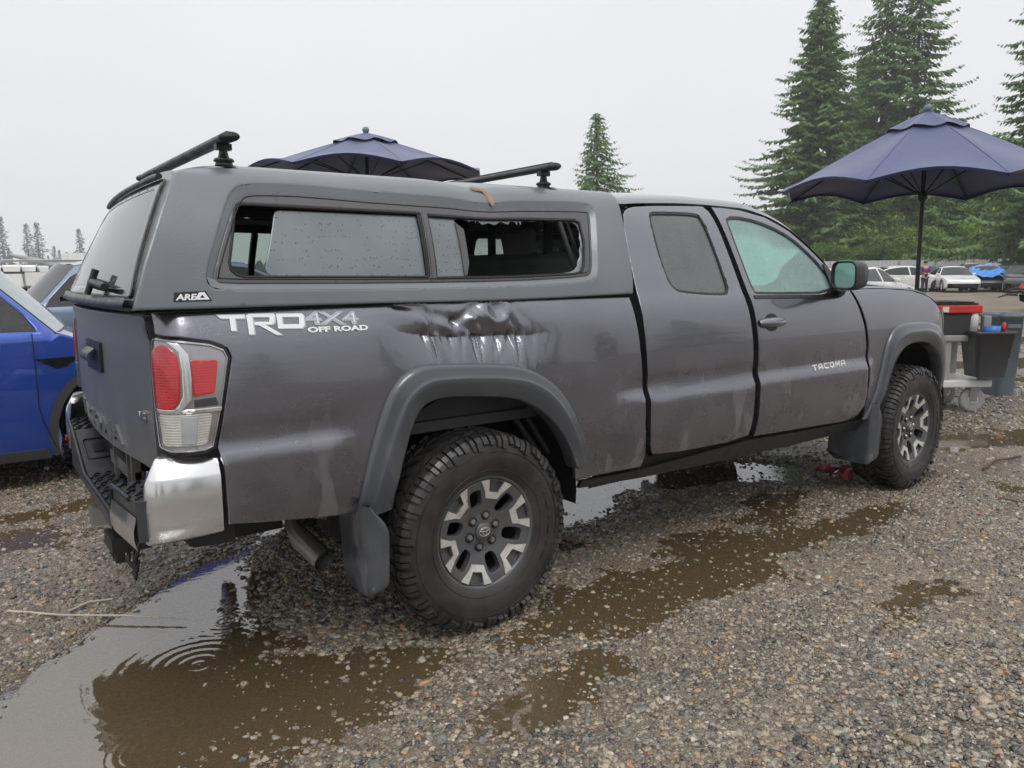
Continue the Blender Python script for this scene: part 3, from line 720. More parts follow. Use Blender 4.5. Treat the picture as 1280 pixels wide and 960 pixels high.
# ---------------- wheels ----------------
def pol(r,a): return (r*math.cos(math.radians(a)),r*math.sin(math.radians(a)))
HR=[(0,-.030),(.03,-.030),(.07,-.034),(.12,-.022),(.17,-.010),(.20,-.004),(.215,-.002)]
def rimS(u,z,off=0.):
    return (u,-(.112+interp(HR,math.hypot(u,z))+off),z)
vent=lambda a:rounded([pol(.096,a-11),pol(.125,a-12.5),pol(.176,a-8.5),pol(.176,a+8.5),pol(.125,a+12.5),pol(.096,a+11)],.015,3)
pocket=lambda a:rounded([pol(.162,a-9),pol(.203,a-9.5),pol(.206,a),pol(.203,a+9.5),pol(.162,a+9)],.006,2)
def build_wheel():
    rim=Geo().lathe([(.226,.098),(.229,.106),(.226,.112),(.219,.113),(.214,.108),(.206,.102),(.200,.07),(.196,-.10),(.226,-.12)],(0,0,0),'y',48)
    w=rim.build('wheel','rimdark',None)
    fc=panel(rimS,[pol(.207,a) for a in np.linspace(0,360,73)[:-1]],[vent(a) for a in range(45,405,60)]+[pocket(a) for a in range(15,375,60)],g=.014,th=.03,gap=0,edge=.003,drop=.002)
    fc.build('rim_spokes','rimdark',w)
    g=Geo()
    for a in range(15,375,60): decal(rimS,[offset(pocket(a),-.003)],off=-.018).build('rim_pocket','rimdark',w)
    for a in range(15,375,60):
        U=[pol(.2065,a-20.5),pol(.160,a-14.5),pol(.133,a-12),pol(.133,a+12),pol(.160,a+14.5),pol(.2065,a+20.5),pol(.2065,a+10.5),pol(.158,a+8.),pol(.158,a-8.),pol(.2065,a-10.5)]
        G=Geo(); G.merge(decal(rimS,[U],off=.004,g=.02,th=.006)); G.build('machined_bracket','rimmach',w)
    Geo().lathe([(.204,-.06),(.0,-.06)],(0,0,0),'y',32).build('brake_disc','under',w)
    cap=Geo().lathe([(.036,.070),(.036,.090),(.033,.094),(.0,.096)],(0,0,0),'y',28).build('centre_cap','rimdark',w)
    lg=Geo()
    for (rx,rz_,t) in ((.024,.017,0),(.009,.0165,0),(.020,.0065,.007)):
        lg.tube([(rx*math.cos(a),-.0975,rz_*math.sin(a)+t) for a in np.linspace(0,2*math.pi,21)[:-1]],.0021,5,closed=True)
    lg.build('wheel_emblem','chrome',w)
    for a in range(0,360,60):
        x,z=pol(.062,a+15+0); l=Geo().lathe([(.0125,.07),(.0125,.084),(.0095,.090),(.0,.091)],(x,0,z),'y',6,smooth=False).build('lug_nut','steel',w)
        Geo().lathe([(.021,.0775),(.020,.0815),(.0125,.0815)],(x,0,z),'y',12).build('nut_seat','under',w)
    ty=Geo(); pr=[(.216,.108),(.226,.116),(.238,.122),(.27,.134),(.30,.138),(.335,.134),(.357,.125),(.370,.112),(.377,.08),(.380,.0),(.377,-.08),(.370,-.112),(.357,-.125),(.30,-.138),(.238,-.122),(.216,-.108)]
    ty.lathe(pr,(0,0,0),'y',96)
    def lug(a0,a1,prof,h,sk=0.):
        # prof: list of (r,h) along the block; raised by h
        vs=[];n=len(prof);cen=(0,.34)
        for (a,top) in ((a0,0),(a1,0),(a0,1),(a1,1)):
            for r_,y_ in prof:
                d=Vector((r_-.30,y_*.6)); d.normalize(); k=h if top else -.006
                r2=r_+d.x*k; y2=y_+d.y*k; aa=a+sk*y_
                vs.append((r2*math.cos(aa),-y2,r2*math.sin(aa)))
        fs=[]
        for i in range(n-1):
            fs+=[(2*n+i,2*n+i+1,3*n+i+1,3*n+i),(i,2*n+i,2*n+i+1,i+1),(n+i,n+i+1,3*n+i+1,3*n+i)]
        fs+=[(0,n,3*n,2*n),(n-1,2*n-1,4*n-1,3*n-1)]
        ty.add(vs,fs,smooth=False)
    NL=38
    for k in range(NL):
        a=2*math.pi*k/NL; d=2*math.pi/NL; j=.06*d*math.sin(k*2.3)
        for s in (1,-1):
            ph=0 if s>0 else d*.5
            long_=k%2==0
            prof=[(.330 if long_ else .344,s*.133),(.357,s*.126),(.371,s*.112),(.377,s*.085)]
            lug(a+ph+.08*d+j,a+ph+.42*d,prof,.014,.0); lug(a+ph+.54*d,a+ph+.84*d+j,[(p[0]+.006 if i==0 else p[0],p[1]) for i,p in enumerate(prof)],.010,.0)
        lug(a+.1*d,a+.72*d,[(.378,.070),(.379,.038)],.011,2.2); lug(a+.3*d,a+.95*d,[(.379,.028),(.379,-.018)],.011,-2.6); lug(a+.0*d,a+.68*d,[(.379,-.028),(.378,-.068)],.011,2.2)
    # raised sidewall rings and rib
    for r_,y_ in ((.250,.1275),(.322,.1375)):
        ty.tube([(r_*math.cos(t),-y_,r_*math.sin(t)) for t in np.linspace(0,2*math.pi,73)[:-1]],.0018,4,closed=True)
    for k in range(26):   # raised sidewall bars
        a=math.radians(-32+k*2.35+(8 if k%9>6 else 0))
        if k%9 in (4,): continue
        ty.box((.292*math.cos(a),-.1385,.292*math.sin(a)),(.022,.004,.007),rot=Matrix.Rotation(-a,3,'Y'))
    ty.build('tyre','tyre',w)
    return w
def copy_tree(o,parent=None):
    c=o.copy(); COL.objects.link(c)
    if parent is not None: c.parent=parent
    for ch in list(o.children): copy_tree(ch,c)
    return c
w0=build_wheel(); w0.parent=truck; w0.location=(0,-.802,.392)
wf=copy_tree(w0,truck); wf.location=(3.236,-.802,.392); wf.rotation_euler=(0,math.radians(11),math.radians(2.5))
for x in(0,3.236):
    c=copy_tree(w0,truck); c.location=(x,.802,.392); c.rotation_euler=(0,0,math.pi)
# ---------------- tailgate ----------------
GT=rounded([(-.742,.775),(.742,.775),(.752,1.262),(-.752,1.262)],.03)
def gateS(y,z,off=0.):  # pressed shape: upper lip, recessed centre, lower band
    d=.012*sst(1.20,1.235,z)-.006*sst(.93,.90,z)*sst(.70,.55,abs(y))+.004
    x,yy,zz=gate(y,z,off+d); return (x,yy,zz)
def gS(u,z,off=0.): return gateS(-u,z,off)   # u runs to the right as seen from behind is -y
G=panel(gS,[(-a,b) for a,b in GT],g=.05,th=.03,gap=0); 
gate_o=G.build('tailgate','gatepaint',truck)
text_geo('TACOMA',lambda x,y,z:gateS(.52-x,.812+y,.004+z),size=.082,bold=.0015,sx=2.28,extrude=.004,space=1.25).build('embossed_letters','gatepaint',gate_o)
text_geo('V6',lambda x,y,z:gateS(-.645-x,.930+y,.007+z),size=.042,bold=.001,sx=1.15,extrude=.003).build('badge','chrome',gate_o)['label']='chrome V6 letters'
hb=decal(gS,[rounded([(-.05,1.043),(.225,1.043),(.225,1.150),(-.05,1.150)],.012)],off=.010,th=.02).build('handle_bezel','black',gate_o)
Geo().grid([[gateS(.0-t*.15,1.125-s*.03,.012+.03*math.sin(s*1.57)) for t in (0,.5,1)] for s in (0,.5,1,1.6)]).build('handle','trim',gate_o)
Geo().lathe([(.0,.02),(.012,.018),(.014,0)],(-1.175,-.19,1.085),'x',12).build('reversing_camera','blackgloss',gate_o)
# gap behind gate and inner panel
Geo().add([gate(y,z,-.04) for y,z in ((-.80,.76),(.80,.76),(.80,1.27),(-.80,1.27))],[(0,1,2,3)],smooth=False).build('bed_end','under',truck)
# ---------------- tail lamps ----------------
TL=[(-1.154,1.190),(-1.140,1.203),(-1.054,1.194),(-.973,1.180),(-.932,1.161),(-.922,1.134),(-.955,.984),(-.983,.867),(-1.01,.857),(-1.10,.857),(-1.155,.868),(-1.185,.98),(-1.185,1.10)]
R1=rounded([(-1.118,1.180),(-1.090,1.180),(-1.065,1.152),(-1.062,1.101),(-1.070,1.015),(-1.092,.990),(-1.148,.990),(-1.158,1.037),(-1.156,1.12),(-1.145,1.165)],.012,3)
R2=rounded([(-1.036,1.135),(-.957,1.131),(-.974,1.034),(-1.036,1.026)],.008)
STR=[(-1.086,1.190),(-1.058,1.184),(-1.038,1.150),(-1.036,1.08),(-1.041,1.017),(-1.060,.995),(-1.084,.988),(-1.070,1.006),(-1.060,1.03),(-1.056,1.10),(-1.060,1.160)]
CL=rounded([(-1.145,.975),(-.985,.975),(-1.005,.880),(-1.130,.880)],.01)
for k in (0,1):
    f=(lambda g:g.mirror()) if k else (lambda g:g)
    t=f(panel(body,TL,g=.02,off=.006,th=.05,edge=.006,drop=.006)).build('tail_lamp','tlbezel',truck)
    f(panel(body,R1,g=.015,off=.014,th=.012,gap=0,edge=.004)).build('red_lens','tlred',t); f(panel(body,R2,g=.02,off=.011,th=.01,gap=0,edge=.003)).build('red_lens','tlred',t)
    f(panel(body,STR,g=.012,off=.019,th=.012,gap=0,edge=.003)).build('chrome_strip','chrome',t); f(panel(body,CL,g=.015,off=.011,th=.01,gap=0,edge=.004)).build('reversing_lens','tlclear',t)
    f(panel(body,[(-1.16,.990),(-.958,.990),(-.96,.978),(-1.16,.978)],g=.02,off=.014,th=.01,gap=0,edge=.002)).build('chrome_strip','chrome',t)
    f(panel(body,[(-1.034,1.018),(-.972,1.020),(-.965,.996),(-1.034,.994)],g=.03,off=.009,th=.006,gap=0,edge=.002)).build('lamp_reflector','trim',t)
    f(panel(body,[(-1.072,.968),(-1.028,.968),(-1.034,.885),(-1.070,.885)],g=.02,off=.0145,th=.004,gap=0,edge=.003)).build('bulb_cover','decalgrey',t)
    f(Geo().tube([body(u,z,.009) for u,z in resamp(offset(TL if area(TL)>0 else TL[::-1],.007),.02)],.0022,5,closed=True)).build('lens_rim','tlbezel',t)
    g_=Geo()
    g_.merge(panel(body,[(-.985,1.115),(-.965,1.12),(-.957,1.16),(-.98,1.165)],g=.02,off=.009,gap=0,edge=.002)) if 0 else None
    # seam around the lamp
    sm=decal(body,[offset([p for p in TL][::-1] if area(TL)<0 else TL,-.006)],off=-.002,th=.02); f(sm).build('lamp_seal','rubber',t)
# ---------------- rear bumper ----------------
def xb(y): return -1.222+.022*(y+.5)+(.10*(-.62-y) if y<-.62 else 0)+(.10*(y-.62) if y>.62 else 0)
bp=[(-.865,.725),(-.60,.725),(-.555,.615),(.16,.600),(.46,.725),(.84,.725),(.84,.58),(.62,.55),(-.50,.55),(-.55,.60),(-.865,.60)]
V,F=cdt([bp],[],lambda c:inside(c,bp)); G=Geo()
G.add([(xb(y),y,z) for y,z in V],F,smooth=False)
n=len(bp)
for i in range(n):
    a=bp[i];b=bp[(i+1)%n]; G.add([(xb(a[0]),*a),(xb(b[0]),*b),(-1.04,*b),(-1.04,*a)],[(0,1,2,3)],smooth=False)
bump_o=G.build('rear_bumper','trim',truck)
G=Geo()
def tread(y0,y1,z,G,sl=0.):
    ny=int((y1-y0)/.045)
    for i in range(3):
        for j in range(ny):
            y=y0+(j+.5)*(y1-y0)/ny; x=xb(y)+.022+i*.040+(.012 if j%2 else 0); zz=z+sl*(y-y0)
            G.tube([(x-.013,y-.012,zz+.002),(x-.004,y,zz+.006),(x+.004,y+.003,zz+.006),(x+.013,y+.014,zz+.002)],.0045,5)
tread(-.85,-.62,.725,G);tread(-.53,.13,.616,G,-.02);tread(.48,.78,.725,G); G.build('step_tread','black',bump_o)
# step edge lips
Geo().tube([(xb(-.80),-.80,.722),(xb(-.6),-.60,.722),(xb(-.555),-.555,.615),(xb(.16),.16,.60),(xb(.46),.46,.722),(xb(.8),.80,.722)],.009,8).build('step_edge','black',bump_o)
# access pad on inner wall of left step
w0v=Vector((xb(.3)+.075,.325,.665)); d1=Vector((1,0,0)); d2=Vector((0,.30,.125)).normalized()
G=Geo(); ring=[tuple(w0v+d1*p[0]+d2*p[1]+Vector((0,-.004,.006))) for p in rounded([(-.05,-.075),(.05,-.075),(.05,.075),(-.05,.075)],.02)]
G.tube(ring,.004,6,closed=True); q2=[tuple(w0v+d1*p[0]+d2*p[1]+Vector((0,-.006,.010))) for p in ((-.022,-.03),(.022,-.03),(.022,.03),(-.022,.03))]; G.add(q2,[(0,1,2,3)],smooth=False); G.build('lamp_cover','black',bump_o)
# chrome corners
path=[(-1.166,-.800),(-1.178,-.840),(-1.176,-.862),(-1.155,-.884),(-1.10,-.898),(-1.04,-.905),(-.972,-.909)]
path=chaikin(path,2,False)
chr_top=.845
rows=[]
for i,(x,y) in enumerate(path):
    a=path[max(0,i-1)];b=path[min(len(path)-1,i+1)]; tx,ty=b[0]-a[0],b[1]-a[1]; l=math.hypot(tx,ty); nx,ny=ty/l,-tx/l
    if nx*(-1)+ny*(-1)<0: nx,ny=-nx,-ny
    t=i/(len(path)-1); zt=.800+.045*sst(0.10,.40,t); zb=.575+.02*t
    r=[]
    for z,o_ in ((zb,-.05),(zb+.002,-.015),(zb+.010,-.002),(zb+.06,.001),(zb+.12,.003),(zt-.066,.001),(zt-.058,-.003),(zt-.030,-.020),(zt-.004,-.036),(zt,-.045),(zt-.004,-.11)):
        o_=o_*(.18+.82*sst(.0,.45,t)); r.append((x+nx*o_+(-.012*(zt-z)/.25*(1-t)+.05*t*(z-zb)/.25*-1*0)+t*.045*(.845-z)/.25*0-.03*t*(z-zb)/.25*0,y+ny*o_,z))
    rows.append(r)
both('chrome_corner',Geo().grid(rows,flip=True),'chrome',bump_o)
lowp=[[(xb(y)-.010*math.sin(math.pi*min(1,max(0,(z-.575)/.10)))-.004,y,z) for y in np.linspace(-.872,-.60,10)] for z in np.linspace(.580,.680,7)]
both('chrome_corner',Geo().grid(lowp),'chrome',bump_o)
G=Geo()
for y in (-.30,-.22,.05): G.box((-1.10,y,.68),(.03,.02,.16))
G.box((-1.09,-.06,.66),(.03,.5,.05)).build('bumper_bracket','steel',bump_o)
G=Geo().box((-1.165,-.42,.485),(.12,.15,.05)); 
for k in range(5): G.box((-1.20,-.48+k*.03,.45),(.03,.012,.05))
G.build('trailer_connector','black',bump_o)
Geo().tube([(-1.17,-.47,.48),(-1.18,-.50,.43),(-1.16,-.53,.40),(-1.17,-.56,.44),(-1.15,-.55,.50)],.007,6).tube([(-1.16,-.50,.48),(-1.17,-.53,.39),(-1.17,-.55,.38),(-1.16,-.57,.45)],.005,6).build('hanging_wire','black',bump_o)
G=Geo().box((-1.10,0,.47),(.24,.07,.07)); G.build('tow_hitch','steel',bump_o)
both('bumper_gap',Geo().grid([[body(u,z,-.03) for u in (-1.08,-.98,-.93)] for z in (.55,.7,.86)],flip=True),'under',truck)
G=Geo().lathe([(0,.0),(.012,-.002),(.014,-.012)],(xb(.72)-.01,.70,.66),'x',10); G.build('bumper_light','red',bump_o)
# ---------------- decals ----------------
def mkpoly(p):return [tuple(q_) for q_ in p]
TRDP=[[(-0.941, 1.263), (-0.854, 1.26), (-0.858, 1.248), (-0.887, 1.249), (-0.889, 1.212), (-0.905, 1.213), (-0.903, 1.25), (-0.931, 1.251)], [(-0.851, 1.258), (-0.833, 1.26), (-0.836, 1.199), (-0.853, 1.199)], [(-0.851, 1.257), (-0.841, 1.262), (-0.764, 1.26), (-0.766, 1.249), (-0.846, 1.252)], [(-0.777, 1.258), (-0.764, 1.26), (-0.762, 1.253), (-0.768, 1.231), (-0.778, 1.226), (-0.786, 1.229)], [(-0.831, 1.237), (-0.772, 1.235), (-0.778, 1.226), (-0.799, 1.227), (-0.831, 1.227)], [(-0.825, 1.23), (-0.801, 1.229), (-0.748, 1.193), (-0.769, 1.194)], [(-0.757, 1.259), (-0.675, 1.257), (-0.674, 1.246), (-0.757, 1.249)], [(-0.684, 1.254), (-0.675, 1.257), (-0.668, 1.251), (-0.672, 1.219), (-0.682, 1.21), (-0.691, 1.213)], [(-0.759, 1.226), (-0.674, 1.223), (-0.682, 1.21), (-0.760, 1.213)], [(-0.757, 1.258), (-0.740, 1.258), (-0.744, 1.212), (-0.760, 1.213)]]
bd=lambda u,z,off=0.:body(u,z,off)
for k in (0,1):
    S_=bd
    if k: # left side reads forward-facing: shift along x and flip letters back
        S_=lambda u,z,off=0.:(lambda p:(p[0],-p[1],p[2]))(body(-1.34-u,z,off))
    G=decal(S_,[[(a+.004,b-.003) for a,b in p] for p in TRDP],off=.0018,th=.001,g=.02)
    t=G.build('decal','decalgrey',truck); G2=decal(S_,TRDP,off=.003,th=.001,g=.02); G2.build('decal_letters','decalwhite',t); t['label']='TRD 4X4 OFF ROAD decal'
    text_geo('4X4',lambda x,y,z:S_(-.668+x,1.2205+y-.006*x/.2,.0018+z*.3),size=.058,bold=.0022,sx=1.95,extrude=.001,space=.93).build('decal_letters','decalgrey',t)
    text_geo('4X4',lambda x,y,z:S_(-.664+x,1.2235+y-.006*x/.2,.0036+z*.3),size=.050,bold=-.0016,sx=2.22,extrude=.001,space=.93).build('decal_letters','decalwhite',t)
    text_geo('OFF ROAD',lambda x,y,z:S_(-.665+x,1.1965+y-.002*x/.2,.003+z*.3),size=.0225,bold=.0010,sx=1.92,extrude=.001).build('decal_letters','decalwhite',t)
# ---------------- canopy ----------------
can=Geo()
REC=[(-.958,1.385),(-.905,1.513),(-.853,1.622),(-.825,1.655),(-.790,1.672),(-.70,1.677),(-.589,1.678),(-.296,1.666),(.174,1.660),(.45,1.668),(.665,1.674),(.700,1.660),(.702,1.62),(.664,1.51),(.640,1.40),(.622,1.360),(.58,1.340),(.184,1.327),(-.371,1.329),(-.658,1.333),(-.925,1.337),(-.955,1.352)]
REC=chaikin(REC,1)
rearE=[(1.285,-1.172),(1.416,-1.127),(1.564,-1.064),(1.65,-1.024),(1.69,-1.000),(1.73,-.965),(1.79,-.935)]
SH=[(u,v) for v,u in rearE]+[(-.955,2.05),(-.965,2.42)]+[(.885,2.42),(.885,1.95),(.880,1.72),(.858,1.60),(.845,1.512),(.836,1.342),(.826,1.284),(.4,1.2775),(.1,1.2745),(-.38,1.281)]
SH=SH[::-1]
SH=[(u+(.035 if v>2.3 and u<0 else .014 if v>2 and u<0 else 0),v) for u,v in SH]
SHL=[(u+(0 if u>-.9 else .046 if v<1.35 else .082 if v<1.9 else .05 if v<2.3 else 0),v) for u,v in SH]
cG=panel(canopy,SH,[REC],g=.05,gap=0,th=.02,edge=.008,drop=.004)
can.merge(cG); can.merge(panel(canopy,SHL,[REC],g=.08,gap=0,th=.02,edge=.008,drop=.004).mirror()); can_o=can.build('canopy','canopy',truck); can_o['label']='satin grey hard canopy over the bed'
RECc=REC if area(REC)>0 else REC[::-1]
RI=offset(RECc,.022)
# bevel ring
def ringgrid(A,B,oa,ob,S=canopy,n=120):
    def rs(p):
        p=p+[p[0]];d=[0]
        for i in range(1,len(p)): d.append(d[-1]+math.dist(p[i],p[i-1]))
        return [tuple(np.interp(t*d[-1],d,[q_[j] for q_ in p]) for j in (0,1)) for t in np.linspace(0,1,n)]
    a,b=rs(A),rs(B); return [[S(*p,oa) for p in a],[S(*p,ob) for p in b]]
RO=rounded([(-.822,1.618),(-.158,1.608),(-.172,1.366),(-.893,1.376)],.045,6)
RO=[p for p in RO if p[0]<-.30]+[(-.55,1.371)]*0
RO=rounded([(-.822,1.618),(-.158,1.608),(-.172,1.366),(-.893,1.376)],.012,3)
RO=[p for p in RO if p[0]>-.5]+[(-.84,1.374),(-.866,1.381),(-.882,1.398),(-.884,1.425),(-.840,1.590),(-.830,1.606),(-.812,1.615)]
FO=[(-.140,1.603),(-.016,1.600),(.30,1.602),(.585,1.606),(.612,1.595),(.608,1.509),(.580,1.405),(.560,1.380),(.52,1.371),(.2,1.363),(-.150,1.363)]
SP=rounded([(-.700,1.604),(-.163,1.602),(-.174,1.369),(-.745,1.378),(-.768,1.40)],.02)
HO=[(-.016,1.590),(.0,1.533),(-.011,1.41),(-.014,1.370)]
hb_=[(.03,1.371),(.07,1.369),(.12,1.374),(.184,1.371),(.26,1.376),(.33,1.372),(.383,1.377),(.43,1.376),(.477,1.383),(.50,1.385),(.524,1.394),(.545,1.41),(.553,1.43),(.572,1.452),(.575,1.48),(.59,1.50),(.590,1.53),(.602,1.56),(.594,1.585),(.575,1.597),(.54,1.596),(.50,1.600),(.452,1.597),(.40,1.600),(.36,1.593),(.326,1.597),(.29,1.588),(.25,1.592),(.235,1.578),(.20,1.590),(.17,1.575),(.142,1.583),(.11,1.574),(.093,1.592),(.05,1.588),(.02,1.596)]
HO=HO+hb_
for k in (0,1):
    f=(lambda g:g.mirror()) if k else (lambda g:g)
    f(Geo().grid(ringgrid(RECc,RI,-.003,-.014))).build('window_recess','canopy',can_o)
    wfp=f(panel(canopy,RI,[RO,FO],g=.05,off=-.010,gap=0,th=.02,edge=.004,drop=.002)).build('side_window_frame','frame',can_o)
    # grooves: thin black seals
    def loop_t(P,o_,r_): return Geo().tube([canopy(u,v,o_) for u,v in resamp(P,.04)],r_,5,closed=True)
    RIo=offset(RI,.013)
    sg=loop_t(RIo,-.010,.0022); 
    for P in (RO,FO): Pc=P if area(P)>0 else P[::-1]; sg.merge(loop_t(offset(Pc,.004),-.016,.006))
    f(sg).build('window_seal','rubber',can_o)
    if k==0:
        sp=panel(canopy,SP,g=.06,off=-.026,gap=0,th=.004).build('sliding_pane','canopyglass',can_o); sp['label']='slid open tinted pane covered in drops'
        bpn=panel(canopy,FO,[HO],g=.03,off=-.022,gap=0,th=.004,edge=0,drop=0).build('broken_pane','canopyglass',can_o); bpn['label']='smashed pane with jagged edges left in the frame'
        # slider stile and bent piece
        Geo().box((0,0,0),(.001,.001,.001)) if 0 else None
        decal(canopy,[[(-.018,1.575),(.012,1.55),(.005,1.42),(-.012,1.375),(-.022,1.375)]],off=-.014,th=.008).build('bent_stile','frame',can_o)
        decal(canopy,[[(-.176,1.604),(-.160,1.604),(-.170,1.37),(-.186,1.37)]],off=-.014,th=.012).build('slider_stile','rubber',can_o)
        decal(canopy,[[(-.156,1.606),(-.138,1.606),(-.150,1.364),(-.168,1.364)]],off=-.006,th=.012).build('slider_stile','frame',can_o)
    else:
        f(panel(canopy,RO,g=.2,off=-.024,gap=0,th=.004)).build('side_pane','clearglass',can_o); f(panel(canopy,FO,g=.2,off=-.024,gap=0,th=.004)).build('side_pane','clearglass',can_o)
        decal(canopy,[[(-.30,1.606),(-.27,1.606),(-.28,1.364),(-.31,1.364)]],off=-.03,th=.02).mirror().build('slider_stile','rubber',can_o)
# shards still hanging along the top edge
g_=Geo(); rs_=random.Random(3)
for i in range(9):
    u=.05+i*.03+rs_.uniform(-.01,.01); v=1.597
    g_.add([canopy(u,v,-.021),canopy(u+rs_.uniform(.008,.02),v,-.021),canopy(u+rs_.uniform(-.005,.02),v-rs_.uniform(.008,.022),-.019)],[(0,2,1)],smooth=False)
g_.build('glass_shard','canopyglass',can_o)
# crack in the shell with exposed foam
cr=[(.118,1.735),(.140,1.722),(.158,1.716),(.172,1.700),(.176,1.672),(.1775,1.648)]
rows=[]
for i,(u,v) in enumerate(cr):
    w_=.010+.005*math.sin(i*2.1); rows.append([canopy(u-w_,v-.004,.001),canopy(u-w_*.3,v,.009+.003*math.sin(i*3)),canopy(u+w_*.5,v+.002,.006),canopy(u+w_,v+.003,.001)])
Geo().grid(rows).build('crack','brownfoam',can_o)
decal(canopy,[[(.112,1.738),(.125,1.742),(.152,1.724),(.168,1.715),(.172,1.71),(.160,1.705),(.14,1.715)]],off=.002,th=.001).build('crack_shadow_gap','rubber',can_o).name='crack_shade_strip'  # flat dark strip paints the shade inside the crack
# base trim strip
both('canopy_rail',Geo().grid([[canopy(u,1.277,.002) for u in np.linspace(-1.165,.82,40)],[canopy(u,1.277,-.03) for u in np.linspace(-1.165,.82,40)],[canopy(u,1.300,-.04) for u in np.linspace(-1.165,.82,40)]]),'rubber',can_o)
# rear frame and glass door
def crS(u,z,off=0.): return canrear(-u,z,off)
def hw(z): # half width at rear edge
    return interp(CVw,z)
outl=[(-hw(1.29)+.004,1.29),(hw(1.29)-.004,1.29),(hw(1.40),1.40),(hw(1.52),1.52),(hw(1.62),1.62),(hw(1.68)-.004,1.675),(.62,1.715),(.3,1.735),(0,1.742)]
outl=outl+[(-a,b) for a,b in outl[::-1][1:] if True][:-1]
gw=rounded([(-.792,1.335),(.792,1.335),(.655,1.665),(-.655,1.665)],.03)
panel(crS,outl,[gw],g=.08,gap=0,off=-.006).build('canopy_rear_frame','canopy',can_o)
dw=rounded([(-.815,1.318),(.815,1.318),(.672,1.682),(-.672,1.682)],.03); di=rounded([(-.770,1.345),(.770,1.345),(.640,1.650),(-.640,1.650)],.03)
rd=panel(crS,dw,[di],g=.06,gap=0,off=.006,th=.012).build('rear_hatch_frame','blackgloss',can_o)
panel(crS,dw,g=.2,gap=0,off=.004,th=.004).build('rear_hatch_glass','rearglass',rd)
Geo().tube([canrear(y,1.683,.016) for y in np.linspace(-.645,.645,12)],.010,8).build('hatch_hinge','black',rd)
Geo().grid([[canrear(y,z,o_) for y in np.linspace(-.835,.835,14)] for z,o_ in ((1.315,.004),(1.312,.022),(1.285,.026),(1.280,.0))]).build('hatch_sill','trim',can_o)
th=Geo().tube([canrear(-.38,1.352,.03),canrear(-.60,1.338,.032)],[.016,.011],10); th.tube([canrear(-.395,1.392,.035),canrear(-.385,1.312,.035)],[.012,.010],8); th.tube([canrear(-.38,1.352,.03),canrear(-.38,1.352,-.01)],.018,8)
th.build('hatch_handle','black',rd)
# canopy front wall
def cfr(u,z,off=0.): return (.845+off,u,z)
fo=[(-.80,1.29),(.80,1.29),(.74,1.5),(.66,1.68),(.5,1.74),(-.5,1.74),(-.66,1.68),(-.74,1.5)]; fwn=rounded([(-.70,1.325),(.70,1.325),(.60,1.66),(-.60,1.66)],.05)
panel(cfr,fo,[fwn],g=.2,gap=0).build('front_wall','liner',can_o)
decal(cfr,[fwn],off=0,th=.004).build('front_pane','clearglass',can_o)
G=Geo()
for y in (-.24,.24): G.box((.835,y,1.49),(.02,.02,.33))
G.box((.835,0,1.325),(.02,1.4,.02)).box((.835,0,1.66),(.02,1.2,.02)).build('front_pane_frame','black',can_o)
G=Geo().tube([(.50,-.74,1.60),(.66,-.70,1.33)],.012,6).tube([(.56,-.72,1.60),(.72,-.68,1.33)],.008,6); G.build('loose_window_channel','frame',can_o)
# headliner
Geo().grid([[ (u,y*1.0,1.70+.045*(1-(y/.66)**2)-.0) for y in np.linspace(-.66,.66,9)] for u in (-.90,0,.82)]).build('headliner','liner',can_o)
# maker's logo
text_geo('ARE',lambda x,y,z:canopy(-1.052+x,1.3095+y,.003+z*.3),size=.024,bold=.0009,sx=1.30,extrude=.001,shear=.2).build('logo','decalwhite',can_o)
decal(canopy,[[(-1.060,1.305),(-.950,1.305),(-.965,1.335),(-1.055,1.332)]],off=.0014,th=.001).build('logo_plate','rubber',can_o)
decal(canopy,[[(-1.000,1.309),(-.957,1.309),(-.970,1.331),(-.985,1.331)]],off=.0030,th=.001,holes=[[(-.985,1.314),(-.970,1.314),(-.977,1.324)]]).build('logo','decalwhite',can_o)
# roof bars (carried by the canopy)
def bar(x,y0=-.665,y1=.665,z=1.823,name='roof_bar'):
    sec=[(.031*math.cos(a)*1.0,.0155*math.sin(a)+.003*math.cos(a)) for a in np.linspace(0,2*math.pi,17)[:-1]]
    G=Geo(); rows=[[(x+a,y,z+b) for a,b in sec+[sec[0]]] for y in (y0,-.3,0,.3,y1)]; G.grid(rows,flip=True)
    o=G.build(name,'black',can_o)
    for y in (y0,y1):
        s_=-1 if y<0 else 1
        c=Geo(); c.grid([[(x+a*k,y+s_*d,z+b*k) for a,b in sec+[sec[0]]] for k,d in ((1.08,-.012),(1.1,.002),(.9,.012),(.0,.016))],flip=s_>0); c.build('end_cap','rubber',o)
        yf=y-s_*.075; zr=interp(CVz,1.79)+.002
        ft=Geo(); ft.lathe([(.012,.064),(.014,.04),(.018,.022),(.030,.018),(.034,.010),(.026,.006),(.030,-.004)],(x,yf,zr+.004),'z',14); ft.box((x,yf,z-.022),(.05,.03,.02)); ft.build('bar_foot','black',o)
        tp=Geo(); tp.grid([[ (lambda p:(p[0],p[1]*(-s_),p[2]))(canopy(x-.02+a,v,.004)) for a in (0,.02,.045)] for v in (1.75,1.79,1.86)]); tp.build('foot_pad','rubber',o)
    sl=Geo().box((x,(y0+y1)/2,z+.0185),(.010,y1-y0-.03,.004)); sl.build('bar_slot','trim',o)
    return o
bar(-.81,y1=.62); bar(.545,y1=.36)
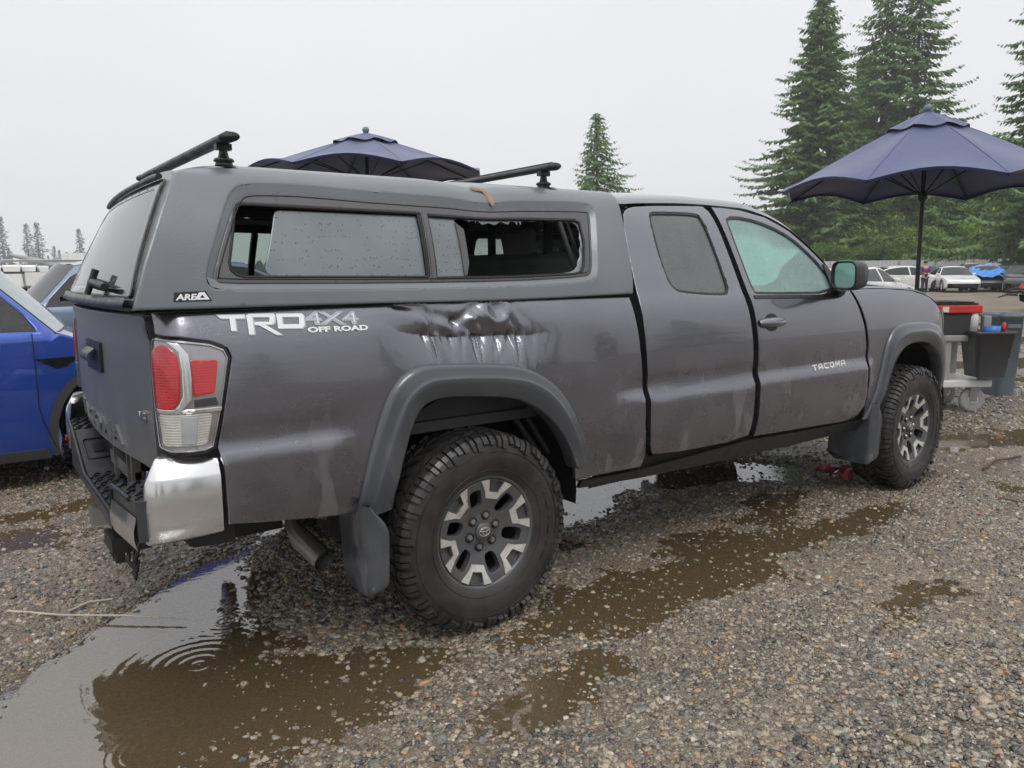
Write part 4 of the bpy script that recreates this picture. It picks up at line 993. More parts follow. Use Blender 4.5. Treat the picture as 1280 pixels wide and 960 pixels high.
# ================= other cars =================
def car(name,loc,rz,mat,label,L=4.7,Wd=1.84,H=1.45,kind='sedan',detail=1,group=None,mats=None,skip=()):
    """x forward; origin mid wheelbase on ground"""
    root=empty(name,loc,rz,label,'car',group)
    wb=L*.59; hw_=Wd/2; fx,rx=wb/2,-wb/2; F0=fx+L*(.175 if kind=='suv' else .20); R0=rx-L*.21
    wr=.34 if kind!='suv' else .37
    if kind=='sedan': top=[(F0,.50),(F0-.03,.66),(F0-.25,.74),(fx-.05,.86),(fx-.45,.92),(fx-.62,.95),(.15*L/4.7,H-.06),(-.15,H),(-.75,H-.02),(-1.35,H-.16),(rx-.35,1.04),(R0+.10,1.00),(R0,.90),(R0-.0,.55)]
    elif kind=='hatch': top=[(F0,.50),(F0-.04,.70),(F0-.22,.80),(fx-.1,.95),(fx-.40,1.02),(.45,H-.08),(.05,H),(-.7,H),(-1.35,H-.08),(R0+.18,1.15),(R0+.02,1.02),(R0,.6)]
    else: top=[(F0,.55),(F0-.03,.76),(F0-.2,.79),(fx-.10,.92),(fx-.38,1.02),(.55,H-.10),(.10,H),(-.8,H-.01),(-1.5,H-.07),(R0+.25,1.22),(R0+.05,1.12),(R0,.6)]
    belt=lambda x: interp([(R0,.98),(rx,1.0),(0,.95),(fx-.4,.93),(F0,.72)],x)+(.08 if kind=='suv' else 0)
    topz=sorted(top,key=lambda p:p[0])
    tz=lambda x: float(np.interp(x,[p[0] for p in topz],[p[1] for p in topz]))
    def w(x,z):
        b=belt(x); a=hw_*(1-.10*max(0,(abs(x)-L*.25)/(L*.25))**2.2)
        a-=.03*max(0,(.45-z)/.25)**2+.02*max(0,(z-.62)/.35)**2
        if z>b: a-=(z-b)*.42+1.2*max(0,z-(tz(x)-.06))**1*.5
        return a
    S=lambda u,z,off=0.:(u,-(w(u,z)+off),z)
    arch=lambda cx:[(cx+ (wr+.055)*math.cos(a),wr+(wr+.05)*math.sin(a)) for a in np.linspace(-.35,math.pi+.35,15)]
    low=.24
    ol=[(R0+.05,low+.12),(rx-wr-.12,low)]+arch(rx)[::-1]+[(rx+wr+.12,low-.03),(fx-wr-.12,low-.03)]+arch(fx)[::-1]+[(F0-.25,low),(F0-.04,low+.06)]
    tp=[p for p in top]
    ol=ol+tp
    ol2=[]
    for p in ol:
        if not ol2 or math.dist(p,ol2[-1])>.01: ol2.append(p)
    # side glass
    wz0=lambda x: belt(x)+.02
    roofpts=[(x,tz(x)-.055) for x in np.linspace(-1.75 if kind!='sedan' else -1.55, fx-.55,12)]
    gl=[p for p in roofpts if p[1]>wz0(p[0])+.015]
    gx0,gx1=gl[0][0],gl[-1][0]
    glass_poly=[(gx0-.1,wz0(gx0)),(-.0,wz0(0)),(gx1+.06,wz0(gx1))]+gl[::-1]
    seam=-.22
    def clip(P,a,b): # split by x
        out_=[];
        Q=resamp(P,.06)
        for p in Q: out_.append((min(max(p[0],a),b),p[1]))
        o2=[]
        for p in out_:
            if not o2 or math.dist(p,o2[-1])>.012: o2.append(p)
        return o2
    # proper split
    def splitx(P,a,b):
        def half(P,c,sgn):
            o=[]
            for i in range(len(P)):
                p,q_=P[i],P[(i+1)%len(P)]; ip=(p[0]-c)*sgn>=0; iq=(q_[0]-c)*sgn>=0
                if ip:o.append(p)
                if ip!=iq:
                    t=(c-p[0])/(q_[0]-p[0]); o.append((c,p[1]+(q_[1]-p[1])*t))
            return o
        return half(half(P,a,1),b,-1)
    wins=[splitx(glass_poly,gx0-.2,seam-.04),splitx(glass_poly,seam+.04,gx1+.2)]
    wins=[x_ for x_ in wins if len(x_)>2]
    gg=.09 if detail else .2
    for k in (0,1):
        f=(lambda g:g.mirror()) if k else (lambda g:g)
        bo=f(panel(S,ol2,wins,g=gg,gap=0,edge=.012,drop=.006)).build('body_side',mat,root)
        for x_ in wins: f(panel(S,x_,g=.2,gap=0,off=-.008,th=.003)).build('side_window','farglass',bo)
        if detail:
            ln=Geo()
            for sx_ in (seam,fx-.52,rx+.28):
                pts=[S(sx_+(.10*max(0,.5-z)/.3 if sx_>0 else (.30*max(0,z-.62) if False else 0)),z,.002) for z in np.linspace(.27,belt(sx_)+.01,9)]
                ln.tube(pts,.0045,4)
            f(ln).build('door_seam','rubber',bo)
            for sx_ in (seam-.20,fx-1.75+.62 if False else .55):
                pass
            for sx_ in (seam-.78,seam+.22): f(Geo().box((sx_,-w(sx_,.82)-.012,.84),(.19,.02,.022))).build('door_handle',mat,bo)
            f(panel(S,[(rx+wr+.10,.20),(fx-wr-.10,.20),(fx-wr-.12,.27),(rx+wr+.12,.27)],g=.2,off=.006,gap=0)).build('sill','trim',bo)
            for cx in (fx,rx):
                A=arch(cx); G=Geo().grid([[S(x,z,.006) for x,z in A],[S(cx+(x-cx)*1.13,wr+(z-wr)*1.13,.004) for x,z in A]]); f(G).build('arch_trim','trim',bo)
    # top loft split into hood / windscreen / roof / rear glass / trunk
    segs=[];T=top
    iw=next(i for i in range(len(T)) if T[i+1][1]-T[i][1]>.2 and T[i][1]>.85)
    ir=max(i for i in range(len(T)-1) if T[i][1]>H-.22)
    def strip(i0,i1,nm,mt,bow_=.0,cr=.0):
        pts=resamp(T[i0:i1+1],.12,False); rows=[]
        for x,z in pts:
            yw=w(x,z)-.004; rows.append([(x+bow_*(1-(t)**2),-yw*t,z+cr*(1-t*t)+.003) for t in np.linspace(1,-1,9)])
        return Geo().grid(rows,flip=False).build(nm,mt,root)
    strip(0,2,'front_bumper',mat,.10,0); strip(2,iw,'hood',mat,.05,.03); strip(iw,iw+1,'windshield','farglass' if detail<2 else 'hazeglass',.14,.03); strip(iw+1,ir,'roof',mat,0,.03); strip(ir,ir+1,'rear_window','farglass',-.06,.02); strip(ir+1,len(T)-1,'tailgate',mat,-.06,.02)
    # lamps
    for s in (-1,1):
        a=Geo().add([(F0-.30,s*(w(F0-.30,.66)+.006),.70),(F0-.06,s*(w(F0-.06,.66)+.004),.60),(F0+.03,s*hw_*.60,.60),(F0+.00,s*hw_*.62,.68),(F0-.10,s*(w(F0-.1,.7)-.01),.70)],[(0,1,2,3,4)],smooth=False); a.build('headlight','whiteplastic' if detail<2 else 'lens',root)
        b=Geo().box((R0+.02,s*hw_*.74,.88),(.10,.36,.13)); bevel(b.build('tail_lamp','red',root),.02)
        m_=Geo().box((fx-.85,s*(hw_+.02),belt(0)+.07),(.12,.18,.12)); bevel(m_.build('side_mirror',mat,root),.04,3)
    Geo().box((F0+.03,0,.42),(.10,hw_*1.2,.16)).build('grille','black',root)
    ub=Geo().box((0,0,.42),(L*.9,Wd*.72,.36)); ub.build('underbody','under',root)
    for cx in (fx,rx):
        for s in (-1,1):
            W_=Geo().lathe([(wr*.62,.10),(wr*.95,.105),(wr,.07),(wr,-.08),(wr*.9,-.10)],(cx,0,wr),'y',28)
            if s<0: pass
            wo=W_.mesh('wheel'); 
            o=link('wheel',wo,'tyre',root); o.location=(0,-(hw_-.115)*1.0 if s<0 else 0,0)
            if s>0: o.location=(cx*2,hw_-.115,0); o.rotation_euler=(0,0,math.pi)
            rg=Geo().lathe([(wr*.64,.098),(wr*.60,.09),(wr*.58,.05),(.0,.045)],(cx,0,wr),'y',24)
            for j in range(5):
                a=2*math.pi*j/5+.3; rg.tube([(cx+.03*math.cos(a),-.07,wr+.03*math.sin(a)),(cx+wr*.6*math.cos(a),-.09,wr+wr*.6*math.sin(a))],[.03,.022],6,mi=1)
            ro=link('rim',rg.mesh('rim'),['rimdark','rimmach'],o)
    return root
M['hazeglass']=glass('fogged_windscreen',(.3,.36,.34),haze=.85,hazecol=(.36,.44,.42),drops=.4)
# blue crossover beside the truck, its right flank towards the truck
bl=car('blue_crossover',(-2.03,3.50,0),math.radians(0),'blue','blue crossover parked beside the left side of the grey pickup truck',L=4.75,Wd=1.92,H=1.62,kind='suv',detail=2)
g_=decal(lambda u,z,off=0.:(u,-(.96+off-.02*max(0,(abs(u)-1.19)/1.19)**2),z),[[(.88,.86),(1.13,.865),(1.06,.80),(1.0,.79)]],off=.0,th=.012); g_.build('side_camera_badge','blackgloss',bl)
car('blue_grey_suv',(.32,8.2,0),math.radians(180),'bluegrey','pale blue-grey car standing behind the blue crossover',L=4.8,Wd=1.9,H=1.62,kind='suv',detail=1)
# cars in the far rows on the right
def atg(px,depth,dy=0):  # ground point at a bearing from the photographer's stand, measured in metres
    a=math.atan2(px-640,974.255); d=depth; X=Vector((math.cos(yaw),math.sin(yaw),0)); Rv=Vector((math.sin(yaw),-math.cos(yaw),0))
    p=Vector((-1.618,-3.3,0))+X*d+Rv*(d*(px-640)/974.255); return (round(p.x,2),round(p.y,2),0)
BY=math.radians
car('white_sedan',atg(1072,25),BY(2),'white','white sedan right behind the front fender of the grey truck',kind='sedan',detail=1,H=1.44)
car('white_sedan',atg(1188,46),BY(-142),'white','white sedan facing left in the far row beside the person in purple',kind='sedan',detail=1)
tc_=car('dark_sedan',atg(1228,47),BY(-150),'silverpaint','car with a blue tarp over its front end in the far row',kind='sedan',detail=1,H=1.5)
G=Geo(); rows=[]
for i,x in enumerate(np.linspace(-.2,2.75,16)):
    r_=[]
    for j,t in enumerate(np.linspace(-1,1,17)):
        yy=t*1.12; zz=1.05+.12*math.sin(x*3)*.3-.35*max(0,x-1.2)*.6-(.75*max(0,abs(t)-.72)/.28)+.05*math.sin(x*9+t*7)+.04*math.sin(t*15+x*4)
        if x<.6: zz+=.42*sst(.7,-.2,x)*(1-abs(t)*.5)
        r_.append((x,yy*(1+.05*math.sin(x*5)),zz))
    rows.append(r_)
o=G.grid(rows).build('blue_tarp','tarpblue',None); o.location=tc_.location; o.rotation_euler=tc_.rotation_euler; o.location.z=.12; setp(o,'blue tarp draped over the front of a car in the far row','tarp')
far=[(1110,50,-150,'silverpaint','silver hatchback half hidden behind the umbrella pole in the far row','hatch',1.5),(1130,47,-35,'whiteplastic','blue-white car behind the person in purple, nose hidden','hatch',1.5),(1252,50,-150,'darkpaint','black sedan right of the tarp covered car in the far row','sedan',1.5),(1272,44,-155,'darkpaint','dark grey hatchback at the right end of the far row','hatch',1.5),(1210,56,-150,'silverpaint','silver van like car behind the tarp covered car','suv',1.7),(1236,58,-148,'white','white car behind the black sedan in the far row','suv',1.65),(1262,60,-148,'bluegrey','blue grey car in the back of the far row at right','hatch',1.55),(1165,58,-150,'darkpaint','dark car behind the far white sedan','hatch',1.5),(1140,60,-150,'bluegrey','blue car roof showing behind the person in purple','sedan',1.45)]
for px,d,a,mt,lb,kd,h_ in far:
    car('parked_car',atg(px,d),BY(a),mt,lb,kind=kd,detail=0,H=h_,group='cars in the far rows of the yard')
# small cars at left yard edge: service trucks
def service_truck(px,d,a,label,cabm='white',boxm='white',boom=False,k=1.):
    r=empty('service_truck',atg(px,d),BY(a),label,'truck','service trucks by the far left fence')
    G=Geo().box((2.1,0,1.0),(1.5,1.9,.7)); o=G.build('hood',cabm,r); bevel(o,.12)
    G=Geo().box((1.0,0,1.5),(1.4,2.0,1.7),taper=.86); o=G.build('cab',cabm,r); bevel(o,.12)
    Geo().box((1.02,0,1.95),(1.42,1.86,.5),taper=.9).build('cab_glass','farglass',r)
    Geo().box((-1.6,0,1.3),(3.6,2.2,1.0)).build('service_body',boxm,r)
    G=Geo()
    for i in range(4): G.box((-3.0+i*.95,-1.11,1.3),(.8,.02,.7))
    G.build('locker_door','silverpaint',r)
    G=Geo().tube([(-3.2,-.9,1.8),(-3.2,-.9,2.7),(1.6,-.9,2.7),(1.6,-.9,2.3)],.05,6).tube([(-3.2,.9,1.8),(-3.2,.9,2.7),(1.6,.9,2.7)],.05,6); G.build('ladder_rack','silverpaint',r)
    for x in (1.9,-1.9):
        for s in(-1,1): Geo().lathe([(.2,.14),(.45,.14),(.47,-.14)],(x,s*.95+(.14 if s>0 else 0),.47),'y',16).build('wheel','tyre',r)
    if boom:
        Geo().tube([(-1.8,0,1.8),(-2.2,0,2.4)],.3,10).build('turret','silverpaint',r)
    return r
service_truck(22,62,172,'white service truck leftmost of the far left group')
service_truck(42,60,178,'white service truck with ladder rack in the middle of the far left group')
service_truck(63,61,170,'white service truck with a red rear box in the far left group','white','redpaint')
service_truck(74,66,184,'white service truck rightmost of the far left group, behind the grey car')
cr_=empty('mobile_crane',atg(98,70),BY(150),'pale mobile crane with a long raised boom beyond the far left service trucks','crane')
Geo().box((0,0,1.6),(6,2.4,1.2)).build('crane_body','whiteplastic',cr_); Geo().box((-.5,0,2.8),(2.2,1.8,1.4),taper=.8).build('crane_cab','whiteplastic',cr_)
for x in(-2,0,2):
    for s in(-1,1): Geo().lathe([(.2,.14),(.5,.14),(.52,-.14)],(x,s*1.0,.52),'y',14).build('wheel','tyre',cr_)
pA=Vector(atg(98,70)); pB=Vector(atg(24,72)); 
bm_=Geo().tube([tuple(pA+Vector((0,0,2.2))),tuple(pB+Vector((0,0,3.45)))],[.34,.16],8); b=bm_.build('crane_boom','cartgrey',None); b.parent=cr_; b.matrix_parent_inverse=(Matrix.Translation(cr_.location)@Matrix.Rotation(BY(150),4,'Z')).inverted()
# wrecked dark car at right edge
wr_=car('wrecked_car',atg(1376,25),BY(155),'darkpaint','wrecked black car with torn front end at the right edge',kind='hatch',detail=1,H=1.62)
G=Geo(); rs_=random.Random(5)
for i in range(9):
    a=Vector((2.4+rs_.uniform(-.3,.4),rs_.uniform(-.9,.9),.5+rs_.uniform(0,.35))); b=a+Vector((rs_.uniform(.1,.5),rs_.uniform(-.5,.5),rs_.uniform(-.15,.15))); G.tube([tuple(a),tuple((a+b)/2+Vector((0,0,.06))),tuple(b)],[.05,.04,.02],5)
G.build('torn_bumper','black',wr_)
Geo().box((2.30,-.35,.78),(.5,.6,.16),taper=.8).build('red_radiator_support','red',wr_)
Geo().grid([[(1.55+.10*t+.05*math.sin(s*9),-.7+1.4*s,1.02+.62*t+.05*math.sin(s*7+t*3)) for s in np.linspace(0,1,9)] for t in np.linspace(0,1,6)]).build('crumpled_hood','darkpaint',wr_)
# ================= umbrellas =================
def umbrella(loc,rz,label,tilt=0,R_=1.38,top=2.86,rim=2.14):
    r=empty('market_umbrella',loc,rz,label,'umbrella','navy market umbrellas')
    N=8; rings=14
    def P(a,t,sag=1):
        seg=(a/(2*math.pi/N))%1; c=math.cos(math.pi*(seg-.5)*2)*.5+.5   # 1 mid panel
        c=math.sin(math.pi*seg)
        rad=R_*t*(1-.075*c*t); z=top-(top-rim)*(t**1.12)+ .055*c*t*t*0 - .035*c*math.sin(math.pi*t)
        z+=.085*c*t**4
        return (rad*math.cos(a),rad*math.sin(a),z)
    G=Geo(); rows=[[P(a,t) for a in np.linspace(0,2*math.pi,N*8+1)] for t in np.linspace(.16,1,rings)]; G.grid(rows)
    G.grid([[ (P(a,1.0))for a in np.linspace(0,2*math.pi,N*8+1)],[(lambda p:(p[0]*.985,p[1]*.985,p[2]-.022))(P(a,1.)) for a in np.linspace(0,2*math.pi,N*8+1)]])
    G.build('canopy_fabric','navy',r)
    G=Geo(); rows=[[(lambda p:(p[0],p[1],p[2]+.035+.012*math.sin(a*N)*t*3))(P(a,t)) for a in np.linspace(0,2*math.pi,N*8+1)] for t in (.01,.08,.15,.22,.27)]; G.grid(rows); G.build('vent_cap','navy',r)
    Geo().lathe([(0,.10),(.03,.09),(.042,.062),(.03,.035),(.018,.02),(.022,-.02)],(0,0,top),'z',14).build('finial','greyplastic',r)
    Geo().tube([(0,0,0.3),(0,0,top)],.021,12).build('pole','black',r)
    Geo().lathe([(.03,.0),(.045,.02),(.045,.07),(.03,.09)],(0,0,rim-.1),'z',12).build('rib_hub','black',r)
    for k in range(N):
        a=2*math.pi*k/N; Geo().tube([tuple(Vector(P(a,t))+Vector((0,0,.001))) for t in np.linspace(.25,1.,8)],.0035,4).build('seam','navy',r)
    G=Geo()
    for k in range(N):
        a=2*math.pi*k/N; g1=Geo(); g1.tube([tuple(Vector(P(a,t))-Vector((0,0,.02))) for t in (.03,.3,.6,1.)],.009,5); g1.build('rib','black',r)
        m_=Vector(P(a,.52))-Vector((0,0,.03)); Geo().tube([(.03*math.cos(a),.03*math.sin(a),rim-.04),tuple(m_)],.008,5).build('rib_strut','black',r)
    for k in (0,1): pass
    return r
m=NT('navy_umbrella_fabric'); n_=m.noise(4,4); m.P(Base_Color=m.mix(n_,(.020,.034,.120),(.030,.047,.160)),Roughness=.55,Sheen_Weight=.3,Normal=m.bump(m.math('ADD',m.noise(400,2),m.math('MULTIPLY',m.noise(5,3),6.)),.25,.004)); 
M['navy']=m.m
umbrella((6.34,.66,0),math.radians(8),'navy market umbrella standing over the cart at right')
u2=umbrella((2.46,5.02,0),math.radians(-12),'navy market umbrella showing above the roof of the canopy',top=2.93,rim=2.47)
for px_,py_ in ((2.46,5.02),):
    b=Geo().lathe([(0,.10),(.10,.10),(.24,.05),(.25,0)],(px_,py_,0),'z',24).build('umbrella_base','black',None); setp(b,'black round base of the umbrella beyond the truck','umbrella base')
# ================= cart =================
ct=empty('utility_cart',(6.07,.385,0),math.radians(-36),'grey utility cart loaded with tote and buckets behind the front wheel','cart')
def bev(o,w_=.012): return bevel(o,w_,2)
bev(Geo().box((.06,.12,.285),(.95,.62,.07)).build('lower_shelf','whiteplastic',ct))
bev(Geo().box((.06,.12,.72),(.95,.62,.06)).build('upper_shelf','cartgrey',ct))
for x in (-.34,.10,.46):
    for y in (-.14,.38):
        bev(Geo().box((x,y,.60),(.075,.06,.66)).build('post','cartgrey',ct),.01)
for x,y in ((-.30,-.10),(.40,-.12),(-.30,.36),(.40,.36)):
    cs_=Geo().box((x,y,.235),(.09,.09,.02)); cs_.box((x-.015,y-.035,.18),(.07,.008,.13)); cs_.box((x-.015,y+.035,.18),(.07,.008,.13)); fk=cs_.build('caster_fork','steel',ct)
    Geo().lathe([(.045,.022),(.095,.024),(.118,.018),(.122,0),(.118,-.018),(.095,-.024),(.045,-.022)],(x-.01,y,.123),'y',24).build('caster_wheel','cartgrey',ct); Geo().lathe([(.0,.026),(.05,.024),(.05,-.024)],(x-.01,y,.123),'y',16).build('caster_hub','whiteplastic',ct)
tote=empty('storage_tote',(6.10,.40,.75),math.radians(-34),'dark tote with a red rim and ribbed black lid on the cart','storage tote')
bev(Geo().box((0,0,.10),(.62,.42,.20),taper=1.06).build('tub','darkplastic' if 'darkplastic' in M else 'trim',tote))
bev(Geo().box((0,0,.245),(.72,.50,.075)).build('rim','red',tote)); 
G=Geo().box((0,0,.29),(.66,.44,.02)); 
for k in range(8): G.box((-.28+k*.08,0,.305),(.05,.40,.014))
G.build('lid','black',tote); Geo().box((.0,-.253,.245),(.06,.006,.05)).build('latch','whiteplastic',tote)
bk=empty('black_bucket',(6.33,-.03,.36),math.radians(-36),'black square bucket hooked on the side of the cart','bucket')
G=Geo(); 
def sq(w_,d_,z): return [(x,y,z) for x,y in rounded([(-w_,-d_),(w_,-d_),(w_,d_),(-w_,d_)],.04,4)]
secs=[sq(.135,.12,0),sq(.185,.15,.40),sq(.20,.165,.405),sq(.20,.165,.43),sq(.18,.145,.43),sq(.13,.115,.02)]
rows=[s_+[s_[0]] for s_ in secs]; G.grid(rows,flip=True); G.add(secs[0],[tuple(range(len(secs[0])))[::-1]],smooth=False); G.add(secs[-1],[tuple(range(len(secs[-1])))],smooth=False); G.build('bucket_shell','trim',bk)
bt=Geo().lathe([(.0,.0),(.04,.0),(.042,.16),(.03,.19),(.014,.20),(.014,.23),(0,.235)],(6.24,.06,.76),'z',14).build('spray_bottle','whiteplastic',None); setp(bt,'white bottle standing between tote and black bucket','bottle')
bt=Geo().lathe([(.0,.0),(.06,.0),(.075,.10),(.078,.10),(.07,.01),(0,.01)],(6.36,-.05,.735),'z',16).build('blue_cup','tarpblue',None); setp(bt,'blue cup sticking out of the black bucket','cup')
bt=Geo().lathe([(.0,.0),(.018,.0),(.018,.10),(0,.11)],(6.45,-.12,.76),'z',10).build('red_marker','red',None); setp(bt,'red marker standing in the black bucket','marker')
bin_=empty('trash_bin',(7.75,.42,0),math.radians(-40),'tall slim grey-blue trash bin behind the cart','bin')
def sqb(w_,d_,z): return [(x,y,z) for x,y in rounded([(-w_,-d_),(w_,-d_),(w_,d_),(-w_,d_)],.06,5)]
sc_=[sqb(.095,.18,0),sqb(.105,.19,.03),sqb(.128,.23,.84),sqb(.146,.25,.845),sqb(.146,.25,.885),sqb(.130,.232,.885),sqb(.122,.22,.84),sqb(.095,.18,.04)]
G=Geo(); G.grid([s_+[s_[0]] for s_ in sc_],flip=True); G.add(sc_[-1],[tuple(range(len(sc_[-1])))],smooth=False); G.build('bin_barrel','greyplastic',bin_)
for sgn in (-1,1): Geo().box((0,sgn*.243,.76),(.14,.03,.04)).build('handle','greyplastic',bin_)
Geo().box((-.04,-.214,.42),(.07,.006,.08)).build('sticker','orange',bin_)
# red crumpled thing under the truck
G=Geo(); rs_=random.Random(11); rows=[]
for i in range(7): rows.append([(3.02+i*.035+rs_.uniform(-.01,.01),-.62+j*.04+rs_.uniform(-.01,.01),.035+rs_.uniform(-.02,.05)) for j in range(7)])
o=G.grid(rows,smooth=False).build('plastic_debris','redlens',None) if 'redlens' in M else G.build('plastic_debris','red',None); setp(o,'crumpled red plastic debris on the ground behind the front wheel','debris')
# sticks and twigs
for pts,lb in (([(-1.50,.42,.012),(-1.32,.22,.016),(-1.12,.05,.02),(-.93,-.12,.014)],'long pale stick lying across the puddle at left'),([(-1.30,.26,.012),(-1.22,.30,.018),(-1.13,.28,.014)],'short pale stick beside the long stick in the puddle')):
    o=Geo().tube(pts,[.006,.005,.005,.003][:len(pts)],6).build('stick','deadwood' if 'deadwood' in M else 'decalgrey',None); setp(o,lb,'stick')
o=Geo().tube([(4.02,-1.02,.02),(4.3,-.98,.03),(4.62,-1.02,.02)],.008,6).build('stick','rust',None); setp(o,'dark twig on the gravel right of the front wheel','stick')
# person in purple
def person():
    r=empty('person',atg(1153,41),BY(-125),'person in purple top and dark trousers standing beyond the truck hood','person')
    def skin(name,verts,edges,rads,mat,parent):
        me=bpy.data.meshes.new(name); me.from_pydata(verts,edges,[]); o=link(name,me,mat,parent)
        mo=o.modifiers.new('skin','SKIN'); 
        sv=me.skin_vertices[0].data if me.skin_vertices else None
        for i,rd_ in enumerate(rads): me.skin_vertices[0].data[i].radius=(rd_,rd_*.85)
        me.skin_vertices[0].data[0].use_root=True
        s=o.modifiers.new('sub','SUBSURF'); s.levels=1; s.render_levels=1; return o
    v=[(0,0,.95),(0,0,1.15),(0,0,1.40),(0,0,1.50),(.01,0,1.58),(.02,0,1.68),(.0,.19,1.42),(.03,.24,1.16),(.20,.14,1.08),(.28,.08,1.10),(0,-.19,1.42),(.05,-.26,1.18),(.22,-.15,1.10),(.30,-.10,1.12),(0,.09,.88),(.02,.10,.48),(0,.10,.08),(.14,.11,.04),(0,-.09,.88),(.02,-.10,.48),(-.02,-.10,.08),(.12,-.11,.04)]
    e=[(0,1),(1,2),(2,3),(3,4),(4,5),(2,6),(6,7),(7,8),(8,9),(2,10),(10,11),(11,12),(12,13),(0,14),(14,15),(15,16),(16,17),(0,18),(18,19),(19,20),(20,21)]
    rd_=[.14,.14,.14,.06,.095,.08,.065,.045,.035,.03,.065,.045,.035,.03,.09,.065,.045,.035,.09,.065,.045,.035]
    b=skin('body',v,e,rd_,'skin',r)
    skin('top',[(0,0,.86),(0,0,1.15),(0,0,1.40),(0,.20,1.42),(.03,.25,1.16),(.18,.16,1.09),(0,-.20,1.42),(.05,-.27,1.18),(.20,-.17,1.10)],[(0,1),(1,2),(2,3),(3,4),(4,5),(2,6),(6,7),(7,8)],[.17,.165,.16,.085,.065,.05,.085,.065,.05],'purple',r)
    skin('trousers',[(0,0,.95),(0,.09,.86),(.02,.10,.48),(0,.10,.10),(0,-.09,.86),(.02,-.10,.48),(-.02,-.10,.10)],[(0,1),(1,2),(2,3),(0,4),(4,5),(5,6)],[.155,.11,.085,.07,.11,.085,.07],'jeans',r)
    h=Geo().lathe([(0,.115),(.05,.105),(.09,.06),(.10,0),(.09,-.03)],(.0,0,1.66),'z',14); h.build('hair','jeans',r)
    for s in (-1,1):
        for k in range(5): Geo().tube([(.29,s*(.09)+.012*(k-2),1.11),(.335+.01*(2-abs(k-2)),s*.085+.012*(k-2),1.10)],[.009,.007],5).build('finger','skin',r)
person()
# ================= ground =================
def vnoise(x,y,seed=0):
    x=np.asarray(x,float);y=np.asarray(y,float); xi=np.floor(x).astype(np.int64);yi=np.floor(y).astype(np.int64); fx=x-xi;fy=y-yi
    def h(a,b):
        n=(a*374761393+b*668265263+seed*982451653)&0xffffffff; n=((n^(n>>13))*1274126177)&0xffffffff; return ((n^(n>>16))&0xffff)/65535.
    fx=fx*fx*(3-2*fx);fy=fy*fy*(3-2*fy)
    return (h(xi,yi)*(1-fx)+h(xi+1,yi)*fx)*(1-fy)+(h(xi,yi+1)*(1-fx)+h(xi+1,yi+1)*fx)*fy
def fbm(x,y,s,o=4,seed=0):
    v=0;a=.5
    for i in range(o): v=v+a*(vnoise(x*s,y*s,seed+i)-.5); s*=2.03;a*=.5
    return v
WL=-.004
BAS=[(-1.40,-.60,.62,.50,.3,.045),(-1.02,.02,.42,.30,.75,.040),(-.66,.44,.38,.20,.85,.036),(-.62,-.90,.60,.26,-.10,.019),(-.25,.95,.22,.35,.3,.026),(-1.6,-1.3,.8,.6,0,.03),
 (.42,-1.08,.50,.30,.05,.016),(1.15,-.95,.60,.30,.05,.016),(1.95,-1.05,.60,.28,-.25,.018),(2.65,-1.12,.45,.16,-.1,.018),(2.3,-.55,.5,.16,.3,.018),(1.0,-1.45,.6,.2,.1,.013),(.0,-1.5,.5,.25,.1,.013),(2.9,-1.55,.7,.2,-.2,.012),(2.0,-1.7,.7,.2,-.1,.010),(3.3,-1.9,.9,.25,-.2,.010),
 (1.25,.10,.55,.22,.5,.04),(1.95,.35,.5,.2,.2,.04),(2.5,.15,.5,.17,0,.035),(2.95,-.15,.4,.2,-.3,.03),(3.4,-.75,.4,.18,0,.022),(5.1,-.55,.6,.22,-.25,.03),(6.2,-.95,.8,.2,-.2,.024),(3.9,-1.5,.45,.12,-.3,.02),(-.9,2.0,.5,.16,.2,.024),(-1.5,1.4,.5,.25,0,.02),(-.2,-1.45,.35,.14,.3,.02),(1.4,-1.75,.45,.12,.1,.016),(8.5,-2.0,1.2,.3,-.2,.025),(11,1.5,1.5,.4,-.3,.03),(15,3,2.5,.6,-.3,.03),(5.,4.,1.5,.7,.2,.03)]
MOUND=[(-1.42,-.06,.30,.11,.75,.030),(-1.10,.20,.30,.10,.72,.026),(-.82,.46,.26,.09,.75,.024),(-.50,.74,.28,.10,.8,.026),(-.15,.05,.33,.62,.1,.022),(-.05,-.62,.35,.22,0,.012),(.8,-1.6,1.3,.3,.05,.012),(3.2,-2.2,1.8,.7,-.3,.016),(1.6,-.35,.8,.15,.1,.012),(-2.2,1.0,.9,.9,0,.012)]
def gh(x,y):
    x=np.asarray(x,float);y=np.asarray(y,float)
    wx=x+.16*fbm(x,y,2.2,4,11)*2; wy=y+.16*fbm(x,y,2.2,4,23)*2
    h=.0040+.028*fbm(x,y,1.1,3,3)+.030*fbm(x,y,5.,4,5)+.018*fbm(x,y,17.,3,6)*np.clip(1.3-np.hypot(x,y)/9,0,1)
    near=np.exp(-((x*x+y*y)/900.))
    h=h+.10*fbm(x,y,.12,3,7)*(1-near)*.6
    for L,s in ((BAS,-1),(MOUND,1)):
        for cx,cy,rx,ry,a,d in L:
            dx,dy=wx-cx,wy-cy; u=(dx*math.cos(a)+dy*math.sin(a))/rx; v=(-dx*math.sin(a)+dy*math.cos(a))/ry
            h=h+s*d*np.exp(-(u*u+v*v)**1.3)
    # flatten where tyres stand
    for cx,cy in ((0,-.8),(3.236,-.8),(0,.8),(3.236,.8)):
        k=np.exp(-(((x-cx)/.22)**2+((y-cy)/.2)**2)**2); h=h*(1-k)+.002*k
    return h
